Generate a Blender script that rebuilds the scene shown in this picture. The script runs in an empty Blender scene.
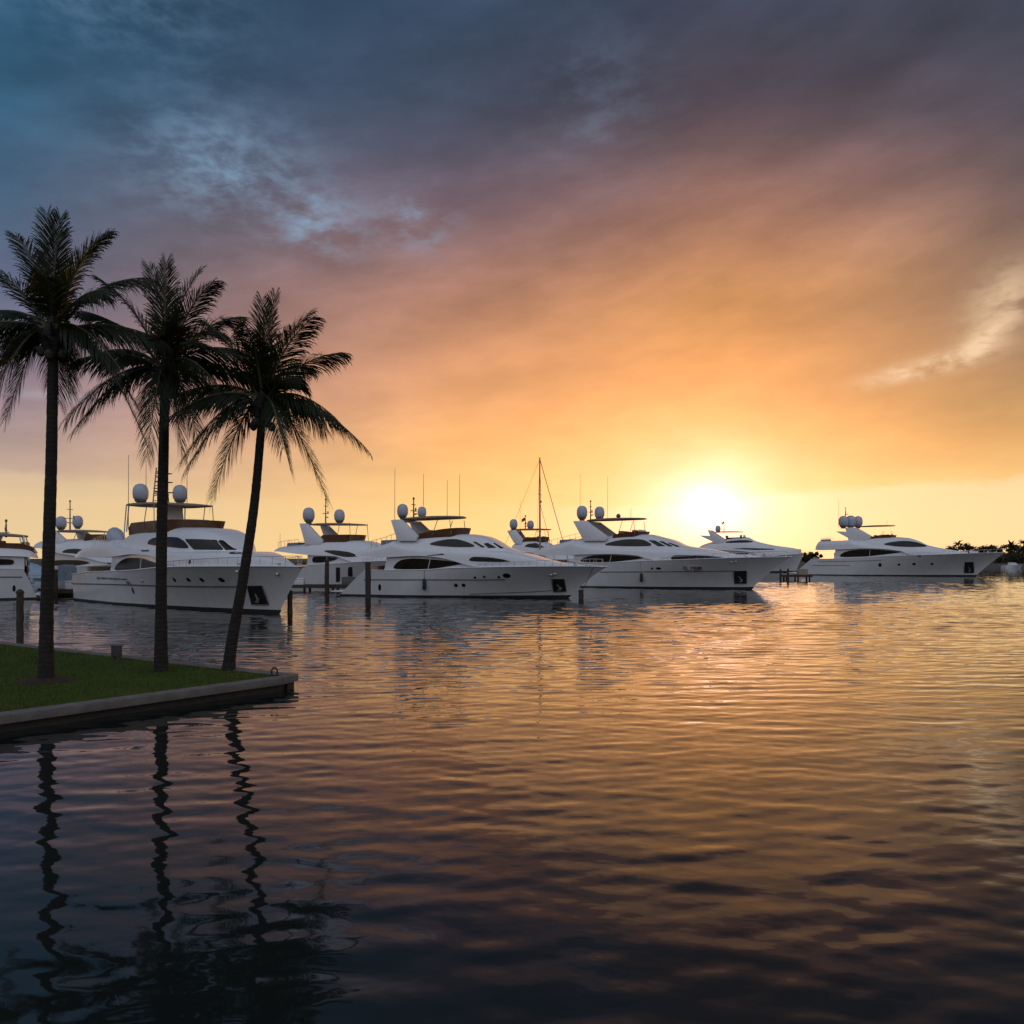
import bpy, bmesh, math, random
from mathutils import Vector, Matrix
random.seed(7)
scene = bpy.context.scene
C = scene.collection
R = math.radians

# ---------------------------------------------------------------- small node language
class V:
    def __init__(s, nt, sock): s.nt, s.k = nt, sock
    def _op(s, op, *o):
        n = s.nt.nodes.new('ShaderNodeMath'); n.operation = op
        for i, a in enumerate((s,)+o):
            if isinstance(a, V): s.nt.links.new(a.k, n.inputs[i])
            else: n.inputs[i].default_value = a
        return V(s.nt, n.outputs[0])
    def __add__(s, o): return s._op('ADD', o)
    __radd__ = __add__
    def __sub__(s, o): return s._op('SUBTRACT', o)
    def __rsub__(s, o): return (s*-1)+o
    def __mul__(s, o): return s._op('MULTIPLY', o)
    __rmul__ = __mul__
    def __truediv__(s, o): return s._op('DIVIDE', o)
    def pow(s, o): return s._op('POWER', o)
    def exp(s): return s._op('EXPONENT')
    def max(s, o): return s._op('MAXIMUM', o)
    def min(s, o): return s._op('MINIMUM', o)
    def atan2(s, o): return s._op('ARCTAN2', o)
    def asin(s): return s._op('ARCSINE')
    def sst(s, a, b):
        n = s.nt.nodes.new('ShaderNodeMapRange'); n.interpolation_type = 'SMOOTHSTEP'
        for i, v in ((1, a), (2, b)):
            if isinstance(v, V): s.nt.links.new(v.k, n.inputs[i])
            else: n.inputs[i].default_value = v
        s.nt.links.new(s.k, n.inputs[0]); return V(s.nt, n.outputs[0])
    def lin(s, a, b):
        n = s.nt.nodes.new('ShaderNodeMapRange')
        n.inputs[1].default_value = a; n.inputs[2].default_value = b
        s.nt.links.new(s.k, n.inputs[0]); return V(s.nt, n.outputs[0])

def s2l(c):
    return tuple(((v/255)/12.92 if v/255 <= .04045 else ((v/255+.055)/1.055)**2.4) for v in c)+(1.0,)
def vec(nt, x, y, z):
    n = nt.nodes.new('ShaderNodeCombineXYZ')
    for i, a in enumerate((x, y, z)):
        if isinstance(a, V): nt.links.new(a.k, n.inputs[i])
        else: n.inputs[i].default_value = a
    return n.outputs[0]
def noise(nt, v, scale, detail=4, rough=.5, dist=0.0):
    n = nt.nodes.new('ShaderNodeTexNoise')
    n.inputs['Scale'].default_value = scale; n.inputs['Detail'].default_value = detail
    n.inputs['Roughness'].default_value = rough; n.inputs['Distortion'].default_value = dist
    nt.links.new(v, n.inputs['Vector'])
    return n
def ramp(nt, f, stops, interp='LINEAR'):
    n = nt.nodes.new('ShaderNodeValToRGB'); e = n.color_ramp.elements
    n.color_ramp.interpolation = interp
    while len(e) > 1: e.remove(e[0])
    e[0].position = stops[0][0]; e[0].color = stops[0][1]
    for p, c in stops[1:]:
        q = e.new(p); q.color = c
    nt.links.new(f.k if isinstance(f, V) else f, n.inputs[0])
    return n.outputs[0]
def mix(nt, f, a, b, mode='MIX'):
    n = nt.nodes.new('ShaderNodeMix'); n.data_type = 'RGBA'; n.blend_type = mode; n.clamp_factor = True
    for i, v in ((0, f), (6, a), (7, b)):
        if isinstance(v, V): nt.links.new(v.k, n.inputs[i])
        elif isinstance(v, bpy.types.NodeSocket): nt.links.new(v, n.inputs[i])
        else: n.inputs[i].default_value = v
    return n.outputs[2]

# ---------------------------------------------------------------- camera
cam = bpy.data.objects.new('camera', bpy.data.cameras.new('camera'))
C.objects.link(cam); scene.camera = cam
cam.data.sensor_fit = 'HORIZONTAL'; cam.data.sensor_width = 36.0
cam.data.lens = 36.0*800/1024
cam.data.shift_y = 45/1024
cam.data.clip_start = 0.1; cam.data.clip_end = 20000
cam.location = (0, 0, 3.5); cam.rotation_euler = (R(90), 0, 0)

# ---------------------------------------------------------------- sky and sun
SUN_AZ, SUN_EL = R(13.9), R(3.6)
world = bpy.data.worlds.new('World'); scene.world = world
world.use_nodes = True
nt = world.node_tree; nt.nodes.clear()
out = nt.nodes.new('ShaderNodeOutputWorld'); bg = nt.nodes.new('ShaderNodeBackground')
nt.links.new(bg.outputs[0], out.inputs[0])
tc = nt.nodes.new('ShaderNodeTexCoord'); sp = nt.nodes.new('ShaderNodeSeparateXYZ')
nt.links.new(tc.outputs['Generated'], sp.inputs[0])
dx, dy, dz = (V(nt, sp.outputs[i]) for i in range(3))
el = dz.max(0.0).min(1.0).asin()*(180/math.pi)
az = dx.atan2(dy)*(180/math.pi)
elr = (el/90).pow(0.5)                       # more ramp room near the horizon
def rp(st): return ramp(nt, elr, [((e/90)**.5, s2l(c)) for e, c in st], 'LINEAR')
rA = rp([(0,(236,206,152)),(3.4,(224,192,150)),(5.2,(196,168,150)),(9.4,(152,130,140)),(12,(128,116,134)),(15.2,(100,104,129)),(20.6,(72,95,121)),(25.8,(48,85,112)),(30,(42,83,113)),(34,(40,78,106)),(50,(34,52,72)),(90,(40,52,70))])
rB = rp([(0,(255,216,148)),(2.6,(254,208,138)),(5.5,(250,194,120)),(8.3,(243,177,110)),(11.1,(230,162,108)),(14.5,(210,147,107)),(17.8,(184,130,106)),(21,(150,112,108)),(24,(116,96,107)),(27,(86,83,101)),(29.7,(66,75,96)),(34.4,(54,72,96)),(50,(36,46,62)),(90,(40,50,66))])
rC = rp([(0,(255,214,150)),(4,(255,206,136)),(8,(247,188,108)),(10.8,(238,172,100)),(14,(226,158,94)),(17.3,(208,145,90)),(20.5,(178,124,92)),(23.5,(146,104,92)),(26.5,(108,84,86)),(29.3,(80,70,82)),(34,(64,69,88)),(50,(40,46,60)),(90,(40,50,66))])
rD = rp([(0,(255,204,124)),(3,(254,208,136)),(4.7,(246,198,128)),(7,(226,170,106)),(9.4,(194,147,98)),(12,(170,130,95)),(15.2,(146,113,92)),(20.6,(108,86,82)),(25.7,(75,70,82)),(30,(66,68,84)),(34,(58,66,84)),(50,(40,46,60)),(90,(40,50,66))])
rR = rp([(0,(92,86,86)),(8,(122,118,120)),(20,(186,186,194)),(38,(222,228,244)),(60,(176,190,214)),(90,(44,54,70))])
c = mix(nt, az.lin(-32, -4), rA, rB)
c = mix(nt, az.lin(-4, 13), c, rC)
c = mix(nt, az.lin(16, 33), c, rD)
# cloud deck: seen as a flat layer overhead
pv = vec(nt, dx/(dz.max(0)+0.12), dy/(dz.max(0)+0.12), 0.0)
av = vec(nt, az*0.055, el*0.11, 3.0)
n1 = V(nt, noise(nt, av, 1.1, 5, .5, .1).outputs[0])
n2 = V(nt, noise(nt, av, 3.2, 7, .55, .12).outputs[0])
n3 = V(nt, noise(nt, pv, 1.7, 6, .5, .1).outputs[0])
n4 = V(nt, noise(nt, vec(nt, az*.030+el*.040, el*.13-az*.035, 7.0), 2.6, 8, .6, .1).outputs[0])
tone = ((n1-.5)*.9+(n2-.5)*.55+(n3-.5)*.55+(n4-.5)*.75)*el.sst(1.5, 9)
lumf = (tone*(el.sst(11, 22)*.38+.58)).exp()
sc = nt.nodes.new('ShaderNodeVectorMath'); sc.operation = 'SCALE'
nt.links.new(c, sc.inputs[0]); nt.links.new(lumf.k, sc.inputs[3])
c = sc.outputs[0]
# gaps in the deck where the brighter upper sky shows
def blob(a0, e0, sa, se, k=1.0, sl=0.0):
    u = (az-a0)/sa; v = (el-e0-(az-a0)*sl)/se
    return ((u*u+v*v)*-1).exp()*k
wis = V(nt, noise(nt, av, 8.0, 8, .60, .15).outputs[0])*.55+n4*.45
gapb = (blob(-13.5, 22.0, 2.8, 1.9, .9)+blob(-6.8, 22.6, 2.4, 1.7, .75)+blob(-20, 24.5, 5.5, 3.0, .75)+blob(-27, 32.5, 7, 3, .35)+blob(6, 29, 4, 4, .18)).min(1.0)
gapb = gapb*wis.sst(.40, .66)
c = mix(nt, gapb*0.68, c, s2l((146, 183, 214)))
gapc = (blob(31.6, 15.4, 2.0, 1.7, .7, .4)+blob(27.4, 11.9, 3.2, .55, 1.3, .16)+blob(30.6, 13.2, 1.6, .8, .8, .5)).min(1.0)
gapc = gapc*wis.sst(.34, .58)
c = mix(nt, gapc*0.9, c, s2l((244, 208, 168)))
gapl = blob(-29.6, 9.9, 2.2, .28)*wis.sst(.3, .5)
c = mix(nt, gapl*0.5, c, s2l((178, 176, 180)))
# clear strip under the ragged lower edge of the deck
edge = (wis-.5)*1.8+(n2-.5)*1.6+az.sst(8, 32)*1.1+az.sst(-14, -30)*1.4+3.7
clear = (edge-el).sst(-.35, .45)
c = mix(nt, clear*(az.sst(-2, 10)*.52+az.sst(-10, -26)*.30+.05), c, mix(nt, az.sst(-20, 10), s2l((236, 208, 160)), s2l((255, 224, 180))))
# glow round the low sun
u = az-13.9; v = (el-SUN_EL*180/math.pi)
d2 = u*u*.55+v*v
veil = (n2-.5)*.9+1.0
g = (d2/-3.6).exp()*.46+(d2/-11.0).exp()*.40*veil+(d2/-34.0).exp()*.13*veil
g2 = (d2/-110.0).exp()*.05
gl = nt.nodes.new('ShaderNodeCombineColor')
for i, (a, b) in enumerate(((1.0, 1.0), (.70, .50), (.78, .32))):
    nt.links.new((g*a+g2*b+(d2/-75.0).exp()*(.42, .05, 0.0)[i]+(d2/-1.3).exp()*(1.0, .62, .30)[i]).k, gl.inputs[i])
c = mix(nt, 1.0, c, gl.outputs[0], 'ADD')
# the east, behind the camera: unseen sky, brightened and shaped to light the hulls
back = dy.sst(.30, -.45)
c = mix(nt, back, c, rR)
nis = nt.nodes.new('ShaderNodeTexSky'); nis.sky_type = 'NISHITA'; nis.sun_disc = False
nis.sun_elevation = SUN_EL; nis.sun_rotation = SUN_AZ
sk = nt.nodes.new('ShaderNodeVectorMath'); sk.operation = 'SCALE'; sk.inputs[3].default_value = .006
nt.links.new(nis.outputs[0], sk.inputs[0])
c = mix(nt, 1.0, c, sk.outputs[0], 'ADD')
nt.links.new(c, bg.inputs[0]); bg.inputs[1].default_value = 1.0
world.cycles.sampling_method = 'MANUAL'; world.cycles.sample_map_resolution = 1024

sun = bpy.data.objects.new('sun', bpy.data.lights.new('sun', 'SUN'))
C.objects.link(sun)
sun.data.energy = .04; sun.data.angle = R(40); sun.data.color = (1.0, .72, .40)
sd = Vector((math.sin(SUN_AZ)*math.cos(SUN_EL), math.cos(SUN_AZ)*math.cos(SUN_EL), math.sin(SUN_EL)))
sun.rotation_euler = sd.to_track_quat('Z', 'Y').to_euler()
sun.location = (0, 0, 40)

scene.view_settings.view_transform = 'Standard'; scene.view_settings.look = 'None'
scene.view_settings.exposure = 0.0; scene.view_settings.gamma = 1.0
scene.render.engine = 'CYCLES'
scene.cycles.max_bounces = 6; scene.cycles.use_denoising = True
scene.cycles.caustics_reflective = False; scene.cycles.caustics_refractive = False
# ---------------------------------------------------------------- hull and body shape functions
def interp(pts, x):
    if x <= pts[0][0]: return pts[0][1]
    for (xa, ya), (xb, yb) in zip(pts, pts[1:]):
        if x <= xb:
            return ya + (yb-ya)*(x-xa)/max(1e-6, xb-xa)
    return pts[-1][1]

def smooth_interp(pts, x):
    """monotone-ish cubic through points sorted by x"""
    n = len(pts)
    if n < 3: return interp(pts, x)
    if x <= pts[0][0]: return pts[0][1]
    if x >= pts[-1][0]: return pts[-1][1]
    for i in range(n-1):
        if x <= pts[i+1][0]: break
    def slope(k):
        if k == 0: return (pts[1][1]-pts[0][1])/max(1e-6, pts[1][0]-pts[0][0])
        if k == n-1: return (pts[-1][1]-pts[-2][1])/max(1e-6, pts[-1][0]-pts[-2][0])
        a = (pts[k][1]-pts[k-1][1])/max(1e-6, pts[k][0]-pts[k-1][0])
        b = (pts[k+1][1]-pts[k][1])/max(1e-6, pts[k+1][0]-pts[k][0])
        if a*b <= 0: return 0.0
        return 2*a*b/(a+b)
    (xa, ya), (xb, yb) = pts[i], pts[i+1]
    h = max(1e-6, xb-xa); t = (x-xa)/h
    ma, mb = slope(i)*h, slope(i+1)*h
    return (2*t**3-3*t*t+1)*ya+(t**3-2*t*t+t)*ma+(-2*t**3+3*t*t)*yb+(t**3-t*t)*mb

class HullShape:
    ZB = -0.6
    def __init__(s, L, xwl, xs1, beam, sheer, xs0=0.0, full=2.4):
        s.L, s.xwl, s.xs0, s.xs1, s.beam, s.sheer, s.full = L, xwl, xs0, xs1, beam, sheer, full
    def S(s, x): return smooth_interp(s.sheer, x)
    def zt(s, x, t): return s.ZB + t*(s.S(x)-s.ZB)
    def tw(s): return (0-s.ZB)/(s.S(s.L)-s.ZB)
    def xe(s, t):
        tw = s.tw()
        if t < tw: return s.xwl - 1.2*(tw-t)
        k = (t-tw)/(1-tw)
        return s.xwl + (s.L-s.xwl)*(0.85*k+0.15*k*k)
    def xs(s, t):
        tw = s.tw()
        k = max(0.0, (t-tw)/(1-tw))
        return s.xs0 + (s.xs1-s.xs0)*k**1.15
    def Bd(s, u):
        u = min(1, max(0, u))
        f = 0.92+0.08*min(1, u/.35)
        if u > .5: f *= max(0.0, 1-((u-.5)/.5)**s.full)
        return s.beam/2*f
    def Bw(s, u):
        u = min(1, max(0, u))
        f = 0.86+0.06*min(1, u/.35)
        if u > .3: f *= max(0.0, 1-((u-.3)/.7)**1.2)
        return s.beam/2*f
    def b(s, u, t):
        return s.Bw(u)+(s.Bd(u)-s.Bw(u))*max(0, t)**1.5
    def half(s, x, z):
        t = (z-s.ZB)/(s.S(x)-s.ZB); t = min(1.0, max(0, t))
        a, e = s.xs(t), s.xe(t)
        u = min(1, max(0, (x-a)/(e-a)))
        return s.b(u, t)
    def deck(s, x):
        return s.Bd((x-s.xs1)/(s.L-s.xs1))

class BodyShape:
    """superstructure solid: side profile top / bottom, plan half width, rounded shoulders"""
    def __init__(s, top, bot, wid, n=4.0, tumble=0.18):
        s.top, s.bot, s.wid, s.n, s.tumble = top, bot, wid, n, tumble
        s.x0, s.x1 = top[0][0], top[-1][0]
    def z1(s, x): return max(smooth_interp(s.top, x), s.z0(x)+0.02)
    def z0(s, x): return smooth_interp(s.bot, x)
    def w(s, x): return interp(s.wid, x)
    def half(s, x, z):
        a, b = s.z0(x), s.z1(x)
        t = min(1.0, max(0.0, (z-a)/(b-a)))
        return s.w(x)*(1-s.tumble*t)*max(0.0, 1-t**s.n)**(1/s.n)

def make_bodies(D, H):
    """whole superstructure, its lower tier and its upper house"""
    top, bot, upk = D['wing_top'], D['wing_bot'], D['upk']
    x0 = min(top[0][0], bot[0][0]); x1 = max(top[-1][0], bot[-1][0])
    wid = []
    for i in range(30):
        x = x0+(x1-x0)*i/29; wv = min(upk*H.deck(max(x, H.xs1+.5)), upk*H.beam/2)
        k = (x-x0)/(x1-x0)
        if k > .72: wv *= max(.12, 1-((k-.72)/.28)**2.2*.88)
        if k < .05: wv *= .9+.1*k/.05
        wid.append((x, wv))
    tops = [(x0, top[0][1])]*(top[0][0] > x0+.01)+list(top)+([(x1, bot[-1][1]+.03)] if top[-1][0] < x1-.01 else [])
    full = BodyShape(tops, bot, wid); full.x0, full.x1 = x0, x1
    mid = D.get('wing_mid')
    if not mid: return full, full, full
    xa = mid[0][0]; xb = mid[-1][0]
    x = (xa+xb)/2
    while x < xb and full.z1(x)-smooth_interp(mid, x) > .10: x += .05
    xe = x
    low = []
    for i in range(121):
        x = x0+(x1-x0)*i/120
        m = smooth_interp(mid, x)
        low.append((x, full.z1(x) if x <= xa else min(full.z1(x), max(m, full.z0(x)+.05)) if x <= xb else full.z1(x)))
    B = BodyShape(low, bot, wid, n=7.0, tumble=.05); B.x0, B.x1 = x0, x1
    ut, ub, uw = [], [], []
    for i in range(61):
        x = xa-1.2+(xe-xa+1.2)*i/60; k = i/60
        ut.append((x, full.z1(x))); ub.append((x, min(B.z1(x)-.25, full.z1(x)-.1)))
        uw.append((x, full.w(x)*.86*(1 if k < .6 else max(.10, max(0, 1-((k-.6)/.4)**2.6)**.5))))
    U = BodyShape(ut, ub, uw, n=4.5, tumble=.17); U.x0, U.x1 = ut[0][0], ut[-1][0]
    return full, B, U
YACHTS = {'second': {'origin': [-14.83, 74.59],
            'heading': -17.8,
            'beam': 5.7,
            'L': 23.88,
            'xwl': 20.6,
            'xs1': 2.57,
            'full': 2.5,
            'sheer': [(2.63, 2.31), (3.37, 2.3), (8.55, 2.37), (10.82, 2.53), (12.75, 2.58), (17.46, 2.68), (20.75, 2.71), (22.9, 2.7),
                      (23.88, 2.63)],
            'wing_bot': [(1.92, 3.59), (4.13, 3.46), (7.63, 3.6), (9.49, 3.48), (10.8, 3.24), (12.18, 2.86), (13.55, 2.65), (17.38, 2.66),
                         (22.27, 2.66)],
            'wing_top': [(1.41, 3.86), (2.39, 4.24), (4.19, 4.67), (5.68, 5.13), (7.69, 5.38), (10.25, 5.53), (12.03, 5.51), (13.21, 5.35),
                         (14.14, 4.98), (15.2, 4.37), (16.95, 3.85), (18.46, 3.37), (20.34, 2.99), (22.08, 2.82)],
            'upk': 0.9,
            'wing_mid': [(5.34, 4.83), (7.79, 4.33), (10.64, 4.22), (13.4, 4.17), (15.81, 3.97), (17.79, 3.58), (19.03, 3.28)],
            'house_win': [[(5.2, 2.42), (5.41, 2.84), (5.93, 3.22), (6.76, 3.36), (7.55, 3.38), (9.38, 3.27), (11.29, 3.09), (12.11, 2.95),
                           (10.67, 2.72), (9.38, 2.51), (8.34, 2.43)]],
            'upper_fwin': [[(12.44, 3.13), (12.7, 3.48), (13.06, 3.53), (14.46, 3.47), (15.65, 3.29), (16.51, 3.05)]],
            'upper_win': [[(8.45, 4.62), (9.19, 4.87), (10.19, 5.05), (11.08, 5.07), (12.02, 4.86), (13.17, 4.38), (11.32, 4.35), (9.51, 4.46)],
                          [(12.58, 4.84), (12.94, 4.81), (13.87, 4.32), (13.48, 4.34)], [(13.61, 4.67), (13.97, 4.72), (14.76, 4.29), (14.08, 4.27)],
                          [(14.24, 4.77), (14.53, 4.69), (15.32, 4.26), (15.02, 4.25)]],
            'hull_anchor': [[(19.45, 1.65), (20.48, 1.65), (20.51, 0.53), (19.44, 0.5)]],
            'hull_port': [[(15.83, 1.92)], [(13.06, 1.74)], [(13.89, 1.8)], [(15.13, 1.79)], [(11.27, 1.06)], [(11.94, 1.07)], [(4.1, 0.81)]],
            'port_size': [(0.34, 0.2), (0.13, 0.1), (0.13, 0.1), (0.13, 0.1), (0.18, 0.16), (0.18, 0.16), (0.15, 0.3)],
            'hull_rub': [[(2.54, 1.48), (8.44, 1.53), (13.47, 1.57), (15.63, 1.62)]],
            'hull_chine': [[(12.38, 0.29), (15.32, 0.43), (17.51, 0.53), (19.34, 0.65)]],
            'hull_light': [[(19.44, 2.0)], [(19.78, 2.08)]],
            'upper_vent': [[(8.53, 3.62), (10.21, 3.81), (10.22, 3.69), (8.72, 3.59)]],
            'at_arch': (-2.05, [(4.9, 6.79), (5.96, 6.83), (7.62, 5.36), (7.37, 4.91), (5.62, 4.92)]),
            'at_hardtop': (-1.9, [(5.35, 6.93), (10.99, 7.08)]),
            'hard_w': 2.0,
            'at_screen': (-1.8, [(7.5, 5.55), (9.78, 5.95), (11.55, 6.08)]),
            'many_dome': [(-1.7, [(5.9, 7.01), (5.9, 8.23), (5.45, 7.69)]), (1.7, [(6.25, 7.17), (6.25, 8.19), (5.7, 7.69)])],
            'at_mast': (0, [(6.19, 7.04), (6.19, 8.72)]),
            'many_whip': [(-2.2, [(5.37, 6.78), (5.31, 11.38)]), (0.8, [(6.8, 8.17), (6.72, 11.1)]), (-1.9, [(11.41, 6.96), (11.33, 10.69)]),
                          (1.9, [(8.68, 7.19), (8.64, 10.6)])],
            'at_aft': (-1.2, [(2.81, 4.59), (5.8, 5.02)])},
 'first': {'origin': [-33.76, 67.26],
           'heading': -43,
           'beam': 6.6,
           'L': 29.26,
           'xwl': 26.6,
           'xs1': 0.16,
           'full': 2.8,
           'sheer': [(0.16, 2.07), (3.36, 2.29), (7.45, 2.4), (12.44, 2.54), (16.99, 2.78), (19.89, 2.86), (25.16, 2.92), (27.38, 2.93),
                     (28.55, 2.92), (29.26, 2.9)],
           'wing_bot': [(2.39, 3.46), (5.65, 3.48), (8.43, 3.54), (11.77, 3.69), (14.33, 3.64), (16.24, 3.4), (18.27, 3.01), (19.92, 2.85),
                        (24.92, 2.89), (28.51, 2.91)],
           'wing_top': [(-0.95, 3.67), (-0.23, 4.0), (2.77, 4.49), (5.74, 4.74), (8.13, 5.01), (9.28, 5.48), (12.13, 5.62), (15.39, 5.59),
                        (17.4, 5.53), (18.75, 5.45), (20.07, 5.21), (21.02, 4.89), (21.6, 4.56), (22.09, 4.16), (23.01, 3.89), (25.17, 3.65),
                        (27.56, 3.2)],
           'upk': 0.9,
           'wing_mid': [(6.92, 4.56), (11.35, 4.22), (16.31, 3.99), (20.36, 3.89), (23.95, 3.85), (25.23, 3.81), (26.24, 3.71)],
           'lattice': 1,
           'house_win': [[(8.02, 2.5), (8.42, 2.9), (9.61, 3.29), (10.83, 3.46), (13.0, 3.44), (14.34, 3.24), (15.94, 3.03), (17.58, 2.82),
                          (15.94, 2.73), (14.11, 2.6), (11.09, 2.49)]],
           'upper_win': [[(13.16, 4.4), (13.29, 4.68), (13.94, 4.86), (15.16, 4.9), (17.51, 4.84), (18.48, 4.56), (19.34, 4.03), (16.12, 4.22)],
                         [(18.45, 4.7), (19.91, 4.67), (21.1, 4.62), (21.81, 3.96), (19.65, 3.99)],
                         [(21.19, 4.6), (21.53, 4.6), (21.6, 4.55), (22.64, 3.97), (21.89, 3.95)]],
           'upper_fwin': [],
           'hull_anchor': [[(24.88, 1.73), (26.02, 1.75), (25.94, 0.54), (24.5, 0.5)]],
           'hull_port': [[(18.19, 1.98)], [(19.83, 2.02)], [(21.23, 2.03)], [(23.08, 2.06)], [(20.39, 3.18)], [(11.96, 1.11)]],
           'port_size': [(0.16, 0.14), (0.2, 0.14), (0.2, 0.14), (0.26, 0.15), (0.13, 0.14), (0.13, 0.26)],
           'hull_rub': [[(-0.07, 1.33), (10.18, 1.5), (15.67, 1.55), (20.6, 1.61), (24.12, 1.67)]],
           'hull_chine': [],
           'hull_light': [[(27.51, 2.49)], [(24.87, 2.62)], [(13.78, 1.86)]],
           'hull_name': [[(5.83, 1.96), (11.49, 1.86)]],
           'upper_vent': [[(13.17, 3.98), (14.29, 3.99), (14.56, 3.89), (13.47, 3.88)], [(23.42, 3.8), (23.32, 3.84), (24.53, 3.71), (23.71, 3.69)]],
           'at_hardtop': (-2.2, [(8.44, 7.39), (14.26, 7.32)]),
           'hard_w': 2.5,
           'at_screen': (-2.2, [(9.37, 5.65), (9.82, 6.01), (16.56, 6.09)]),
           'many_dome': [(-2.1, [(11.28, 7.49), (11.28, 8.83), (9.8, 8.25)]), (2.1, [(8.42, 7.83), (8.42, 9.19), (6.96, 8.6)])],
           'at_mast': (0, [(9.83, 7.59), (9.83, 10.24)]),
           'many_whip': [(-2.6, [(10.37, 5.47), (10.37, 10.93)]), (-1, [(9.55, 7.55), (9.37, 10.79)]), (2.3, [(9.21, 7.73), (8.95, 10.96)])],
           'at_tender': (-1.6, [(5.23, 5.61), (9.04, 4.32)]),
           'at_aft': (-1.2, [(1.88, 4.48), (4.76, 4.76)])},
 'third': {'origin': [2.7, 98.49],
           'heading': -27,
           'beam': 6.3,
           'L': 30.01,
           'xwl': 26,
           'xs1': 2.83,
           'full': 2.6,
           'sheer': [(4.78, 2.8), (7.96, 2.81), (10.79, 2.84), (14.57, 3.03), (17.97, 3.14), (22.77, 3.33), (26.26, 3.44), (28.65, 3.48),
                     (30.01, 3.5)],
           'wing_bot': [(1.51, 3.76), (4.65, 3.71), (7.83, 3.8), (11.16, 3.84), (14.0, 3.67), (15.39, 3.3), (16.76, 3.06), (20.08, 3.17),
                        (22.71, 3.31), (27.2, 3.44)],
           'wing_top': [(1.02, 4.06), (2.48, 4.7), (4.91, 5.28), (7.27, 5.78), (10.81, 5.99), (13.16, 6.12), (15.07, 6.08), (15.91, 5.87),
                        (17.44, 5.46), (18.96, 4.8), (22.22, 4.27), (24.69, 3.78), (26.98, 3.61)],
           'upk': 0.9,
           'wing_mid': [(6.4, 5.31), (9.54, 4.65), (13.16, 4.52), (16.63, 4.5), (19.54, 4.38), (22.32, 4.0), (24.68, 3.61)],
           'house_win': [[(7.01, 2.92), (7.48, 3.41), (8.85, 3.71), (10.72, 3.75), (13.71, 3.61), (15.1, 3.37), (10.72, 2.88)]],
           'upper_fwin': [[(17.88, 3.17), (18.14, 3.69), (20.06, 3.7), (22.34, 3.61), (23.73, 3.41), (21.13, 3.28)]],
           'upper_win': [[(9.7, 4.85), (10.97, 5.29), (12.45, 5.52), (13.98, 5.53), (14.82, 5.41), (16.03, 4.73), (12.9, 4.7)],
                         [(15.16, 5.41), (15.96, 5.36), (17.28, 4.7), (16.38, 4.7)], [(16.3, 5.31), (16.86, 5.24), (18.15, 4.67), (17.61, 4.67)],
                         [(17.2, 5.17), (17.76, 5.05), (18.88, 4.62), (18.48, 4.62)]],
           'hull_anchor': [[(24.42, 2.01), (25.75, 2.02), (25.62, 0.6), (24.38, 0.57)]],
           'hull_port': [[(16.58, 2.23)], [(15.85, 2.22)]],
           'port_size': [(0.3, 0.14), (0.12, 0.12)],
           'hull_rub': [[(9.79, 1.79), (14.45, 1.86), (19.95, 1.94), (24.58, 2.03)]],
           'hull_chine': [],
           'hull_light': [[(24.32, 2.96)], [(24.77, 3.0)]],
           'hull_board': [[(19.25, 2.56), (21.19, 2.59), (21.11, 2.09), (19.17, 2.04)]],
           'upper_vent': [],
           'at_arch': (-2.3, [(6.12, 7.71), (7.87, 7.7), (10.49, 5.83), (10.25, 5.34), (7.54, 5.36)]),
           'at_hardtop': (-2.1, [(7.33, 7.86), (14.1, 7.95)]),
           'hard_w': 2.2,
           'at_screen': (-2.0, [(11.11, 6.09), (12.78, 6.34), (14.58, 6.42)]),
           'many_dome': [(-1.9, [(7.13, 7.94), (7.13, 9.51), (6.5, 8.78)]), (1.9, [(7.86, 8.09), (7.86, 9.61), (7.18, 8.89)])],
           'at_mast': (0, [(7.46, 8.02), (7.46, 10.04)]),
           'many_whip': [(-2.3, [(7.04, 7.81), (6.99, 13.18)]), (1.2, [(9.14, 8.03), (9.08, 13.16)]), (-1, [(12.78, 7.86), (12.78, 9.12)])],
           'many_ball': [(0, [(10.93, 8.0), (10.93, 8.59)])],
           'at_aft': (-1.2, [(2.45, 4.7), (7.1, 5.62)])},
 'fifth': {'origin': [56.59, 159.63],
           'heading': -28,
           'beam': 7.4,
           'L': 35.64,
           'xwl': 31,
           'xs1': 3.35,
           'full': 2.8,
           'sheer': [(3.17, 3.07), (9.48, 3.2), (15.87, 3.61), (22.18, 3.83), (26.51, 4.0), (29.35, 4.11), (33.27, 4.23), (35.64, 4.29)],
           'wing_bot': [(4.22, 4.86), (8.84, 4.95), (12.42, 5.12), (15.51, 5.03), (18.88, 4.61), (20.86, 3.87), (23.79, 3.86), (29.83, 4.07)],
           'wing_top': [(4.07, 5.45), (4.62, 6.54), (9.5, 6.72), (12.85, 7.01), (17.05, 7.3), (19.97, 7.12), (21.79, 6.55), (23.6, 5.65),
                        (26.7, 4.93), (29.9, 4.41)],
           'upk': 0.9,
           'wing_mid': [(10.63, 6.45), (14.63, 5.49), (18.02, 5.14), (22.98, 5.0), (25.4, 4.81), (28.89, 4.29)],
           'house_win': [[(8.28, 3.46), (8.82, 4.21), (10.06, 4.72), (12.06, 4.94), (14.55, 4.93), (17.53, 4.65), (19.48, 4.42), (16.15, 3.97),
                          (13.1, 3.58)]],
           'upper_fwin': [],
           'upper_win': [[(15.72, 5.88), (17.3, 6.3), (19.01, 6.51), (20.51, 6.46), (21.99, 6.13), (23.78, 5.39), (20.52, 5.34), (18.1, 5.47)]],
           'hull_anchor': [[(29.35, 2.6), (30.8, 2.6), (30.84, 0.6), (29.25, 0.56)]],
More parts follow.
